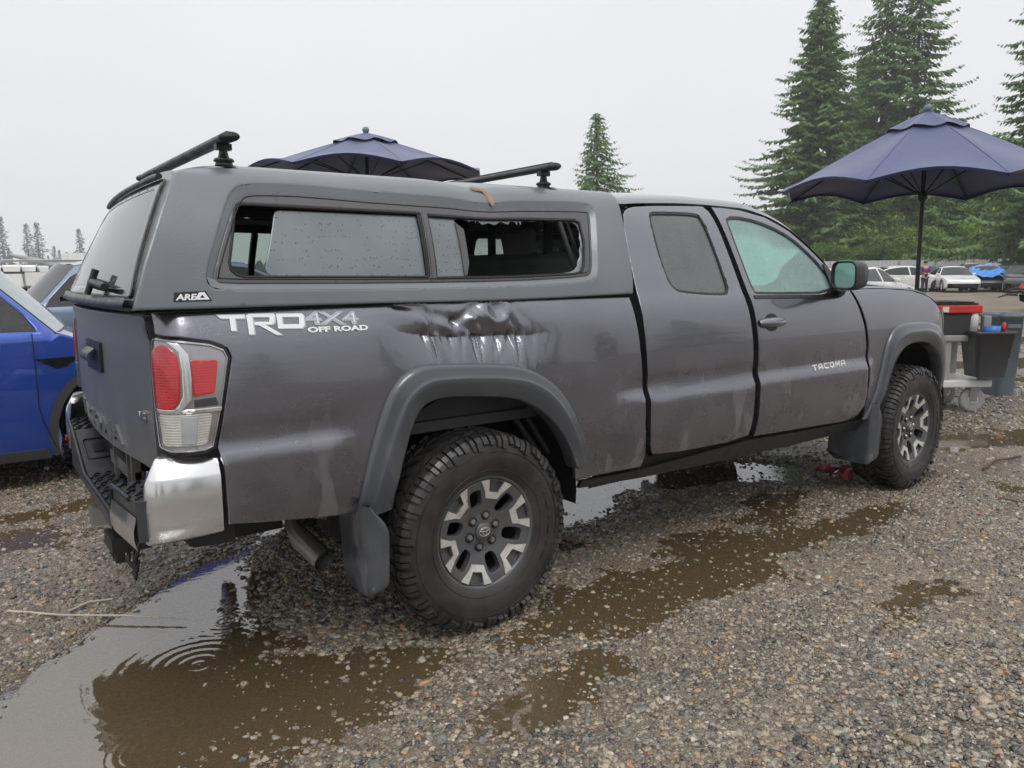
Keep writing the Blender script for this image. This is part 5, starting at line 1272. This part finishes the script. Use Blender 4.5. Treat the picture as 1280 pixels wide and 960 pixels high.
def mudf(x,y):
    x=np.asarray(x,float);y=np.asarray(y,float); m=1.5*fbm(x,y,.55,5,31)+.45*fbm(x,y,3.1,3,37)
    for cx,cy,rx,ry,a,d in BAS:
        dx,dy=x-cx,y-cy; u=(dx*math.cos(a)+dy*math.sin(a))/(rx*1.5); v=(-dx*math.sin(a)+dy*math.cos(a))/(ry*2.4); m=m+.42*np.exp(-(u*u+v*v))
    for cx,cy,rx,ry,a,am in ((2.0,-1.0,2.8,.6,-.1,.3),(-.1,.1,.5,.75,.2,-.5),(.3,-2.0,1.4,.35,-.3,-.25)):
        dx,dy=x-cx,y-cy; u=(dx*math.cos(a)+dy*math.sin(a))/rx; v=(-dx*math.sin(a)+dy*math.cos(a))/ry; m=m+am*np.exp(-(u*u+v*v))
    return np.clip((m+.05)*2.2,0,1)
def axis(lo,hi,c0,c1,step,grow=1.13):
    a=list(np.arange(c0,c1+step*.5,step)); s=step;p=c1
    while p<hi: s=min(s*grow,30); p+=s; a.append(min(p,hi))
    s=step;p=c0;b=[]
    while p>lo: s=min(s*grow,30); p-=s; b.append(max(p,lo))
    return np.array(b[::-1]+a)
gx=axis(-420,420,-2.6,6.5,.024,1.06); gy=axis(-420,420,-3.0,3.6,.024,1.06)
X,Y_=np.meshgrid(gx,gy,indexing='ij'); Z=gh(X,Y_); nx_,ny_=X.shape
def fastmesh(name,V,F4,smooth=True):
    me=bpy.data.meshes.new(name); V=np.asarray(V,np.float32); F4=np.asarray(F4,np.int32); k=F4.shape[1]
    me.vertices.add(len(V)); me.vertices.foreach_set('co',V.ravel()); me.loops.add(F4.size); me.loops.foreach_set('vertex_index',F4.ravel())
    me.polygons.add(len(F4)); me.polygons.foreach_set('loop_start',np.arange(0,F4.size,k,dtype=np.int32)); me.polygons.foreach_set('loop_total',np.full(len(F4),k,np.int32))
    me.polygons.foreach_set('use_smooth',np.full(len(F4),smooth)); me.update(); me.validate(); return me
I=np.arange(nx_*ny_).reshape(nx_,ny_); F=np.stack([I[:-1,:-1],I[1:,:-1],I[1:,1:],I[:-1,1:]],-1).reshape(-1,4)
def mk_gravel():
    m=NT('wet_gravel'); P=m.co('Object')
    def palette(fac): return m.ramp(fac,(0,(.09,.085,.078)),(.22,(.20,.187,.165)),(.42,(.31,.287,.25)),(.58,(.25,.21,.16)),(.70,(.39,.365,.32)),(.82,(.15,.155,.16)),(.93,(.42,.385,.33)),(1,(.36,.22,.11)),interp='CONSTANT')
    wv=m.n('Vector Math' if 0 else 'VectorMath',{0:P,1:m.n('VectorMath',{0:m.n('TexNoise',{'Vector':P,'Scale':30.}).outputs['Color'],'Scale':.012},operation='SCALE').outputs[0]},operation='ADD').outputs[0]
    v1=m.n('TexVoronoi',{'Vector':wv,'Scale':75.}); v2=m.n('TexVoronoi',{'Vector':wv,'Scale':190.})
    s1=m.n('SeparateColor',{0:v1.outputs['Color']}).outputs[0]; s2=m.n('SeparateColor',{0:v2.outputs['Color']}).outputs[0]
    big=m.ramp(v1.outputs['Distance'],(.30,1.),(.46,0.)); c=m.mix(big,palette(s2),palette(s1))
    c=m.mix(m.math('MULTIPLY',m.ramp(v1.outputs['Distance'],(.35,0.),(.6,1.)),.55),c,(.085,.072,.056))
    mud=m.math('MULTIPLY',m.n('Attribute',attribute_name='mud').outputs['Fac'],m.ramp(m.noise(26,6,.7),(.38,.10),(.56,1.)))
    fin=m.ramp(m.noise(160,4,.7),(.3,.75),(.7,1.2)); mc=m.mix(1.,m.mix(m.noise(2.2,4),(.19,.15,.105),(.26,.225,.18)),fin,'MULTIPLY')
    c=m.mix(m.math('MULTIPLY',mud,.68),c,mc)
    c=m.mix(.6,c,m.mix(1.,c,(.98,.86,.69),'MULTIPLY'))
    dk=m.ramp(m.noise(.9,5,.65),(.40,.58),(.62,1.08)); c=m.mix(1.,c,dk,'MULTIPLY')
    z=m.n('SeparateXYZ',{0:P}).outputs['Z']; wet=m.ramp(m.n('MapRange',{0:z,1:-.014,2:.014}).outputs[0],(0,1.),(1,0.))
    c=m.mix(wet,c,m.mix(.5,c,(.23,.165,.095)))
    h=m.math('SUBTRACT',m.math('SUBTRACT',1.,v1.outputs['Distance']),m.math('MULTIPLY',v2.outputs['Distance'],.4))
    h=m.math('MULTIPLY',h,m.math('SUBTRACT',1.,m.math('MULTIPLY',mud,.72)))
    rg=m.math('SUBTRACT',m.math('ADD',.32,m.math('MULTIPLY',m.noise(50,3),.3)),m.math('MULTIPLY',mud,.24),True)
    m.P(Base_Color=c,Roughness=rg,Specular_IOR_Level=m.math('ADD',.55,m.math('MULTIPLY',mud,.45)),Normal=m.bump(h,.9,.012)); return m.m
M['gravel']=mk_gravel()
gme=fastmesh('gravel_ground',np.stack([X,Y_,Z],-1).reshape(-1,3),F); at0=gme.attributes.new('mud','FLOAT','POINT'); at0.data.foreach_set('value',mudf(X,Y_).ravel().astype(np.float32))
gr=link('gravel_ground',gme,'gravel'); setp(gr,kind='structure')
# water sheet
wx=np.concatenate([np.arange(-3.2,7.6,.2),np.arange(7.6,20.1,.8)]); wy=np.concatenate([np.arange(-3.4,4.,.2),np.arange(4,8.1,.8)])
WXX,WYY=np.meshgrid(wx,wy,indexing='ij'); J=np.arange(WXX.size).reshape(WXX.shape); Fw=np.stack([J[:-1,:-1],J[1:,:-1],J[1:,1:],J[:-1,1:]],-1).reshape(-1,4)
def mk_water():
    m=NT('puddle_water'); P=m.co('Object'); t=m.t; t.nodes.remove(m.b)
    h=m.math('MULTIPLY',m.noise(14,4,.6),.30)
    for cx,cy,fq,dk in ((-.98,-.50,135,4.5),(-.80,-.20,210,13.),(-1.22,-.95,230,11.),(-1.35,.05,240,14.),(.5,-1.0,220,12.),(1.9,-1.0,220,12.),(1.2,.1,220,12.)):
        d=m.n('VectorMath',{0:P,1:(cx,cy,WL)},operation='DISTANCE').outputs['Value']
        h=m.math('ADD',h,m.math('MULTIPLY',m.math('SINE',m.math('MULTIPLY',d,float(fq))),m.math('MULTIPLY',m.math('EXPONENT',m.math('MULTIPLY',d,-float(dk))),.32)))
    b=m.bump(h,.35,.004)
    fr=m.n('Fresnel',{'IOR':2.8,'Normal':b}).outputs[0]
    tr=m.n('BsdfTransparent',{'Color':(.82,.72,.55,1)}); df=m.n('BsdfDiffuse',{'Color':(.36,.265,.145,1)}); gl=m.n('BsdfGlossy',{'Roughness':.015,'Normal':b})
    a=m.n('MixShader'); m.set(a.inputs[0],.26); t.links.new(tr.outputs[0],a.inputs[1]); t.links.new(df.outputs[0],a.inputs[2])
    x=m.n('MixShader'); m.set(x.inputs[0],fr); t.links.new(a.outputs[0],x.inputs[1]); t.links.new(gl.outputs[0],x.inputs[2]); t.links.new(x.outputs[0],m.o.inputs[0]); return m.m
M['water']=mk_water()
wt=link('puddle_water',fastmesh('puddle_water',np.stack([WXX,WYY,np.full(WXX.shape,WL)],-1).reshape(-1,3),Fw),'water'); setp(wt,kind='structure')
# pebbles: points scattered in front of the stand, dense near, thinner far
def mk_pebble():
    m=NT('wet_pebble'); oi=m.n('ObjectInfo'); r_=oi.outputs['Random']
    c=m.ramp(r_,(0,(.050,.048,.045)),(.15,(.14,.13,.112)),(.32,(.23,.21,.172)),(.50,(.31,.28,.23)),(.60,(.18,.135,.088)),(.70,(.30,.27,.22)),(.80,(.14,.15,.14)),(.875,(.38,.33,.25)),(.945,(.38,.25,.12)),(.972,(.52,.49,.44)),(.990,(.40,.18,.10)),interp='CONSTANT')
    c=m.mix(.45,c,m.mix(1.,c,(.96,.85,.70),'MULTIPLY'))
    m.P(Base_Color=c,Roughness=.20,Specular_IOR_Level=.9,Normal=m.bump(m.noise(3,4,vec=m.co('Object')),.3,.1)); return m.m
M['pebble']=mk_pebble()
def scatter(n,r0_,r1_,smin,smax,amin=-58,amax=62,cx=-1.618,cy=-3.3,p=2.2):
    r=np.sqrt(RNG.uniform(r0_**2,r1_**2,n)); a=np.radians(RNG.uniform(amin,amax,n))+yaw
    x=cx+r*np.cos(a);y=cy+r*np.sin(a); s=smin+(smax-smin)*RNG.uniform(0,1,n)**p; return x,y,s
def tree_faces(): pass
sets=[scatter(100000,1.3,3.4,.0036,.0125,p=3),scatter(100000,3.4,6,.005,.014,p=2.6),scatter(56000,6,11,.008,.019),scatter(17000,11,22,.014,.032),scatter(1500,1.8,6,.012,.024)]
# coarse dark stones behind the rear wheel
n=9000; px_=RNG.normal(-.12,.30,n); py_=RNG.normal(-.05,.42,n); sets.append((px_,py_,.008+.010*RNG.uniform(0,1,n)))
xs=np.concatenate([s[0] for s in sets]);ys=np.concatenate([s[1] for s in sets]);ss=np.concatenate([s[2] for s in sets])
zz=gh(xs,ys)
dens=vnoise(xs*1.7,ys*1.7,91)+.5*vnoise(xs*6,ys*6,92)
md=mudf(xs,ys)
keep=RNG.uniform(0,1,len(xs))<np.clip(.30+.75*dens-.25+(zz>WL)*.25,.15,1)*(1-.15*md)
under=(zz<WL-.004); keep&=~(under&(RNG.uniform(0,1,len(xs))<.15))
xs,ys,ss,zz=xs[keep],ys[keep],ss[keep],zz[keep]
zz=zz+ss*(.28-.38*mudf(xs,ys))+np.where((zz<WL)&(RNG.uniform(0,1,len(xs))<.35),np.minimum(WL-zz,.02)*RNG.uniform(.3,1.25,len(xs)),0)
pm=bpy.data.meshes.new('loose_gravel'); pm.vertices.add(len(xs)); pm.vertices.foreach_set('co',np.stack([xs,ys,zz],-1).astype(np.float32).ravel())
a_=pm.attributes.new('psize','FLOAT','POINT'); a_.data.foreach_set('value',ss.astype(np.float32))
po=link('loose_gravel',pm); setp(po,kind='stuff')
ng=bpy.data.node_groups.new('pebble_scatter','GeometryNodeTree'); ng.interface.new_socket('Geometry',in_out='INPUT',socket_type='NodeSocketGeometry'); ng.interface.new_socket('Geometry',in_out='OUTPUT',socket_type='NodeSocketGeometry')
N=ng.nodes; Lk=ng.links; gi=N.new('NodeGroupInput'); go=N.new('NodeGroupOutput')
gti=N.new('GeometryNodeGeometryToInstance')
for k in range(6):
    ic=N.new('GeometryNodeMeshIcoSphere'); ic.inputs['Subdivisions'].default_value=2; ic.inputs['Radius'].default_value=1
    sp_=N.new('GeometryNodeSetPosition'); no=N.new('ShaderNodeTexNoise'); no.noise_dimensions='4D'; no.inputs['W'].default_value=k*3.7; no.inputs['Scale'].default_value=.8; no.inputs['Detail'].default_value=1.5
    sc=N.new('ShaderNodeVectorMath'); sc.operation='SUBTRACT'; sc.inputs[1].default_value=(.5,.5,.5); Lk.new(no.outputs['Color'],sc.inputs[0])
    s2=N.new('ShaderNodeVectorMath'); s2.operation='SCALE'; s2.inputs['Scale'].default_value=1.9; Lk.new(sc.outputs[0],s2.inputs[0]); Lk.new(s2.outputs[0],sp_.inputs['Offset']); Lk.new(ic.outputs['Mesh'],sp_.inputs['Geometry'])
    tf=N.new('GeometryNodeTransform'); tf.inputs['Scale'].default_value=(1.15,.85+.08*(k%3),.52+.06*(k%4)); Lk.new(sp_.outputs[0],tf.inputs['Geometry'])
    sm_=N.new('GeometryNodeSetShadeSmooth'); Lk.new(tf.outputs[0],sm_.inputs['Geometry']); sm_.inputs['Shade Smooth'].default_value=(k%3!=0)
    mt=N.new('GeometryNodeSetMaterial'); mt.inputs['Material'].default_value=M['pebble']; Lk.new(sm_.outputs[0],mt.inputs['Geometry']); Lk.new(mt.outputs[0],gti.inputs[0])
iop=N.new('GeometryNodeInstanceOnPoints'); iop.inputs['Pick Instance'].default_value=True; Lk.new(gi.outputs[0],iop.inputs['Points']); Lk.new(gti.outputs[0],iop.inputs['Instance'])
ri=N.new('FunctionNodeRandomValue'); ri.data_type='INT'; ri.inputs['Min'].default_value=0 if 0 else ri.inputs['Min'].default_value
for s_ in ri.inputs:
    if s_.type=='INT' and s_.name=='Min': s_.default_value=0
    if s_.type=='INT' and s_.name=='Max': s_.default_value=5
Lk.new([o for o in ri.outputs if o.type=='INT'][0],iop.inputs['Instance Index'])
rv=N.new('FunctionNodeRandomValue'); rv.data_type='FLOAT_VECTOR'
for s_ in rv.inputs:
    if s_.type=='VECTOR' and s_.name=='Min': s_.default_value=(-.45,-.45,0)
    if s_.type=='VECTOR' and s_.name=='Max': s_.default_value=(.45,.45,6.28)
Lk.new([o for o in rv.outputs if o.type=='VECTOR'][0],iop.inputs['Rotation'])
at_=N.new('GeometryNodeInputNamedAttribute'); at_.data_type='FLOAT'; at_.inputs['Name'].default_value='psize'; Lk.new([o for o in at_.outputs if o.name=='Attribute'][0],iop.inputs['Scale'])
Lk.new(iop.outputs[0],go.inputs[0]); mo=po.modifiers.new('scatter','NODES'); mo.node_group=ng
pm.materials.append(M['pebble'])
# ================= trees =================
def mk_leaf(name,a,b,c_):
    m=NT(name); oi=m.n('ObjectInfo').outputs['Random']; P=m.co('Object')
    f=m.ramp(m.noise(.8,5,.65),(.35,0.),(.65,1.)); c=m.mix(f,a,b); c=m.mix(m.ramp(m.noise(3.5,3),(.5,0.),(.7,.6)),c,c_)
    c=m.mix(m.math('MULTIPLY',oi,.25),c,b)
    m.P(Base_Color=c,Roughness=.55); t=m.t; tl=m.n('BsdfTranslucent'); m.set(tl.inputs[0],c); x=m.n('MixShader'); m.set(x.inputs[0],.25); t.links.new(m.b.outputs[0],x.inputs[1]); t.links.new(tl.outputs[0],x.inputs[2]); t.links.new(x.outputs[0],m.o.inputs[0]); return m.m
M['needles']=mk_leaf('conifer_needles',(.07,.15,.045),(.15,.26,.07),(.24,.36,.08))
M['needlesfar']=mk_leaf('far_conifer_needles',(.045,.065,.05),(.06,.085,.06),(.07,.09,.06))
M['leaves']=mk_leaf('broad_leaves',(.085,.17,.02),(.17,.32,.035),(.27,.42,.05))
M['leavesdark']=mk_leaf('dark_broad_leaves',(.05,.11,.022),(.10,.20,.03),(.15,.27,.04))
M['bark']=simple('bark',(.11,.085,.065),.85,bump=.5,bs=6)
def conifer_mesh(H,Rb,nb,seed,leaf=.42,top=.0,dens=1.,first=.06,sparse=0.):
    g=np.random.default_rng(seed); V=[];F=[]
    nb=int(nb)
    for i in range(nb):
        t=first+(1-first)*((i+.5)/nb)**.92; h=t*H; a=i*2.39996+g.normal(0,.3)
        L=Rb*((1-t)**.85)*(.38+.80*g.random())*(1+.28*math.sin(a*1.0+seed)+.12*math.sin(t*23+a*2))+.25
        if g.random()<sparse and t>.5: L*=1.25
        if g.random()<.12: L*=.55
        n=max(3,int(L/.30*dens)); s=np.linspace(.12,1,n); dr=.30+.35*g.random()
        up=.10*(t>.8)
        px=L*s; pz=h-dr*L*.55*s**1.5+.18*L*s**4+up*L*s
        for k in range(n):
            wv=(.30+.75*math.sin(math.pi*min(1,s[k]*.9+.08)))*leaf*(1-.25*t)*1.25
            for sd in (-1,1,0):
                for rep in range(2 if sd else 1):
                    ln=wv*(1.2 if sd else 1.0)*(.6+.8*g.random()); aa=a+(sd*(.75+.5*g.random()) if sd else g.normal(0,.2))
                    b0=np.array([px[k]*math.cos(a),px[k]*math.sin(a),pz[k]])+g.normal(0,.05,3)
                    d=np.array([math.cos(aa),math.sin(aa),-.35-.5*g.random()]); d/=np.linalg.norm(d); w_=np.cross(d,[0,0,1.]); w_/=np.linalg.norm(w_); w_=w_*.75+np.array([0,0,1.])*g.normal(0,.5); w_*=ln*.22
                    m_=b0+d*ln*.45; e_=b0+d*ln; q=len(V); V+= [b0,m_-w_,e_,m_+w_]; F.append((q,q+1,q+2,q+3))
    tr=Geo().tube([(0,0,-.3),(0,0,H*.5),(0,0,H*.97)],[H*.012+.05,H*.008+.03,.02],8)
    return fastmesh('crown',np.array(V),np.array(F),False), tr.mesh('trunk')
def place_conifer(mesh,x,y,s,rz,label,mat='needles',group=None,z=0):
    r=empty('conifer_tree',(x,y,z),rz,label,'tree',group); r.scale=(s,s,s)
    c=link('crown',mesh[0],mat,r); t=link('trunk',mesh[1],'bark',r); return r
def atp(px,d): return atg(px,d)[:2]
cA=conifer_mesh(31,10.5,520,1,.60,dens=1.15); cB=conifer_mesh(33,9.,330,2,.58,dens=.95,sparse=.5); cC=conifer_mesh(19,8.0,280,3,.46,dens=1.0,sparse=.3); cD=conifer_mesh(32,11.5,420,4,.60,dens=1.0,sparse=.4)
cE=conifer_mesh(16,3.2,110,5,.55,dens=.8,sparse=.5)
GT_='conifers rising behind the yard'
place_conifer(cA,*atp(1012,86),1.0,0,'tall dense conifer left of the pair behind the right umbrella',group=GT_)
place_conifer(cB,*atp(1090,92),1.06,1.2,'tall conifer with sparse pointed top just left of the umbrella finial',group=GT_)
place_conifer(cB,*atp(1128,90),1.10,3.4,'tallest sparse-topped conifer above the umbrella finial',group=GT_)
place_conifer(cD,*atp(1298,62),.86,.4,'conifer with long drooping boughs at the right edge',group=GT_)
place_conifer(cC,*atp(746,84),.93,0,'lone small conifer rising behind the front of the canopy',group=GT_)
place_conifer(cA,*atp(1065,99),.86,2.2,'dense conifer between the two tall ones, half hidden by the umbrella',group=GT_)
place_conifer(cA,*atp(1225,98),.56,4.2,'lower conifer standing behind the right umbrella',group=GT_)
def broad_mesh(H,R_,nclump,nleaf,seed,leaf=.42):
    g=np.random.default_rng(seed); V=[];Tr=Geo().tube([(0,0,-.2),(.1,0,H*.35),(0,.1,H*.7)],[H*.022,H*.016,H*.006],8)
    allv=[]
    for i in range(nclump):
        u=g.random()**.6; a=g.random()*6.283; hh=H*(.12+.80*g.random()); rr2=R_*(1-((hh/H-.45)/.62)**2*.9)**.5*u if abs((hh/H-.45)/.62)<1 else R_*.2*u
        c=np.array([rr2*math.cos(a),rr2*math.sin(a),hh]); cr=R_*(.20+.20*g.random())
        if i%3==0: Tr.tube([(0,0,hh*.5),tuple(c)],[H*.006,.03],5,caps=False)
        d=g.normal(0,1,(nleaf,3)); d/=np.linalg.norm(d,axis=1)[:,None]; p=c+d*cr*(.55+.5*g.random((nleaf,1)))*np.array([1,1,.72])
        nrm=d+g.normal(0,.5,(nleaf,3)); nrm/=np.linalg.norm(nrm,axis=1)[:,None]; t1=np.cross(nrm,g.normal(0,1,(nleaf,3))); t1/=np.linalg.norm(t1,axis=1)[:,None]; t2=np.cross(nrm,t1)
        s=leaf*(.5+.7*g.random((nleaf,1)))*.5
        allv.append(np.stack([p-t1*s,p-t2*s*.6,p+t1*s,p+t2*s*.6],1))
    V=np.concatenate(allv).reshape(-1,3); F=np.arange(len(V)).reshape(-1,4); return fastmesh('crown',V,F,False),Tr.mesh('trunk')
bA=broad_mesh(11,5.2,60,260,11); bB=broad_mesh(14,5.0,70,260,12); bC=broad_mesh(8,4.6,50,240,13,.36)
def place_broad(mesh,px,d,s,rz,label,mat): 
    r=empty('broadleaf_tree',(*atp(px,d),0),rz,label,'tree','leafy trees behind the fence'); r.scale=(s,s,s*1.0); link('crown',mesh[0] if mat=='leaves' else mesh[0],None,r); link('trunk',mesh[1],'bark',r)
    r.children[0].material_slots if 0 else None
    ch=[c for c in r.children if c.name.startswith('crown')][0]
    if not mesh[0].materials: mesh[0].materials.append(M[mat])
    ch.material_slots[0].link='OBJECT'; ch.material_slots[0].material=M[mat]
B=[(992,92,.55,bA,'leavesdark','dark leafy tree over the windscreen pillar'),(1030,92,1.0,bB,'leavesdark','dark tree mass above the door mirror'),(1068,88,.95,bA,'leaves','light green leafy tree left of the umbrella pole'),(1108,90,1.05,bB,'leavesdark','tall leafy tree under the left umbrella rim'),(1130,84,.75,bC,'leaves','low bright green bush behind the umbrella pole'),(1165,90,1.0,bB,'leaves','leafy tree directly right of the umbrella pole'),(1200,93,1.15,bB,'leavesdark','dark leafy tree under the middle of the umbrella'),(1215,84,.8,bC,'leaves','bright low leafy tree above the blue tarp'),(1248,88,1.1,bB,'leaves','leafy tree under the right umbrella rim'),(1285,86,1.0,bA,'leaves','bright leafy tree at the right edge'),(1330,84,1.15,bB,'leavesdark','dark leafy tree just past the right edge'),(1185,82,.55,bC,'leavesdark','small dark bush at the fence right of the pole'),(1090,82,.55,bC,'leavesdark','small dark bush at the fence left of the pole'),(1262,81,.6,bC,'leaves','small bright bush at the fence by the right edge'),(1040,82,.55,bC,'leaves','small bright bush by the fence above the mirror')]
for i,(px,d,s,me_,mt,lb) in enumerate(B): place_broad(me_,px,d,s,i*1.7,lb,mt)
# far hazy conifers at left
labs=['leftmost of the pale far conifers','tall pale conifer left of the crane boom tip','far conifer under the crane boom','second pale conifer above the boom','short far conifer beside the boom','low far conifer right of the boom','small pale conifer left of the canopy','pale conifer by the canopy glass edge','far conifer hidden low behind the service trucks','small far conifer at the left frame edge','low conifer between the boom and the canopy','tiny far conifer beyond the crane']
for i,(px,h_,d) in enumerate([(4,10,215),(15,17,210),(46,15.5,215),(59,15.5,212),(36,7,220),(25,8,225),(84,8.5,220),(110,14,215),(70,7,220),(-4,12,230),(93,8,222),(102,8,225),(22,9,212),(53,8,226),(78,9.5,216),(9,9,218)]):
    r=place_conifer(cE,*atp(px,d*1.6),h_/16*1.6,i*1.3,(labs+['low hazy conifer beneath the tall pale one','low hazy conifer behind the boom','hazy conifer just right of the trucks','low hazy conifer at far left'])[i],'needlesfar','hazy conifers beyond the left fence')
# ================= fences =================
def fence(name,pxs,d0,d1,h,label,mat,step=3.):
    A=Vector(atg(pxs[0],d0)); Bp=Vector(atg(pxs[1],d1)); L=(Bp-A).length; n=int(L/step); d=(Bp-A)/n; ang=math.atan2(d.y,d.x)
    r=empty(name,tuple(A),ang,label,'fence'); st=d.length
    G=Geo(); rows=[]
    for z in (0.05,h): rows.append([(x,.02 if (j//2)%2 else -.02,z) for j,x in enumerate(np.linspace(0,st-.06,40))])
    G.grid(rows,smooth=False); pm_=G.mesh('fence_panel'); pg=Geo().box((0,0,h/2+.05),(.08,.10,h+.12)).mesh('post')
    for i in range(n):
        o=link('fence_panel',pm_,mat,r); o.location=(i*st+.03,0,0); o=link('post',pg,'steel',r); o.location=(i*st,0,0)
    return r
M['fencewhite']=simple('weathered_white_sheet',(.55,.56,.56),.5)
fence('perimeter_fence',(690,1420),92,66,2.15,'long pale corrugated fence behind the far right rows of cars','fencewhite')
fence('perimeter_fence',(-160,240),100,100,1.9,'white sheet fence along the far left side of the yard','fencewhite')
# far tree line filling the horizon behind the truck, reads as one mass
g=np.random.default_rng(77); V=[]
for i in range(3200):
    px=g.uniform(-700,2400); 
    a=math.atan2(px-640,974.255)+0; 
    az=yaw-a; R2=g.uniform(340,385); hh=(4+5*vnoise(np.array([px/60.]),np.array([0.]),5)[0])*(.3+.8*g.random()); x=-1.6+R2*math.cos(az);y=-3.3+R2*math.sin(az)
    for k in range(5):
        s=g.uniform(1.,2.); z=hh*g.random(); dx,dy=-math.sin(az)*s*.8,math.cos(az)*s*.8; ox,oy=g.normal(0,1.6,2)
        V+=[(x+ox-dx,y+oy-dy,z-.2*s),(x+ox+dx*.2,y+oy+dy*.2,z-.9*s),(x+ox+dx,y+oy+dy,z-.2*s),(x+ox,y+oy,z+1.1*s)]
V=np.array(V); tl=link('far_tree_line',fastmesh('far_tree_line',V,np.arange(len(V)).reshape(-1,4),False),'needlesfar'); setp(tl,kind='stuff')
# ================= haze =================
hz=Geo().box((0,0,19.5),(850,850,41.5)).build('haze',None,None); setp(hz,kind='stuff')
mh=bpy.data.materials.new('haze'); mh.use_nodes=True; t=mh.node_tree; t.nodes.clear(); oo=t.nodes.new('ShaderNodeOutputMaterial'); pv=t.nodes.new('ShaderNodeVolumePrincipled')
pv.inputs['Color'].default_value=(.98,.985,1,1); pv.inputs['Density'].default_value=.0009; pv.inputs['Anisotropy'].default_value=.2; t.links.new(pv.outputs[0],oo.inputs['Volume']); hz.data.materials.append(mh)

# unseen trees added behind the camera to darken reflections in the truck paint
for i,(x,y,s_,me_) in enumerate([(-28,-66,.7,cA),(-12,-72,.62,cD),(4,-70,.75,cA),(21,-74,.6,cB),(38,-66,.72,cA),(55,-70,.66,cD),(-45,-60,.7,cA),(72,-62,.7,cA)]):
    place_conifer(me_,x,y,s_,i*1.1,['conifer','dense conifer','broad conifer','thin conifer','full conifer','wide conifer','tall conifer','lone conifer'][i]+' added out of view behind the camera for dark paint reflections',group='added conifers out of view for paint reflections')
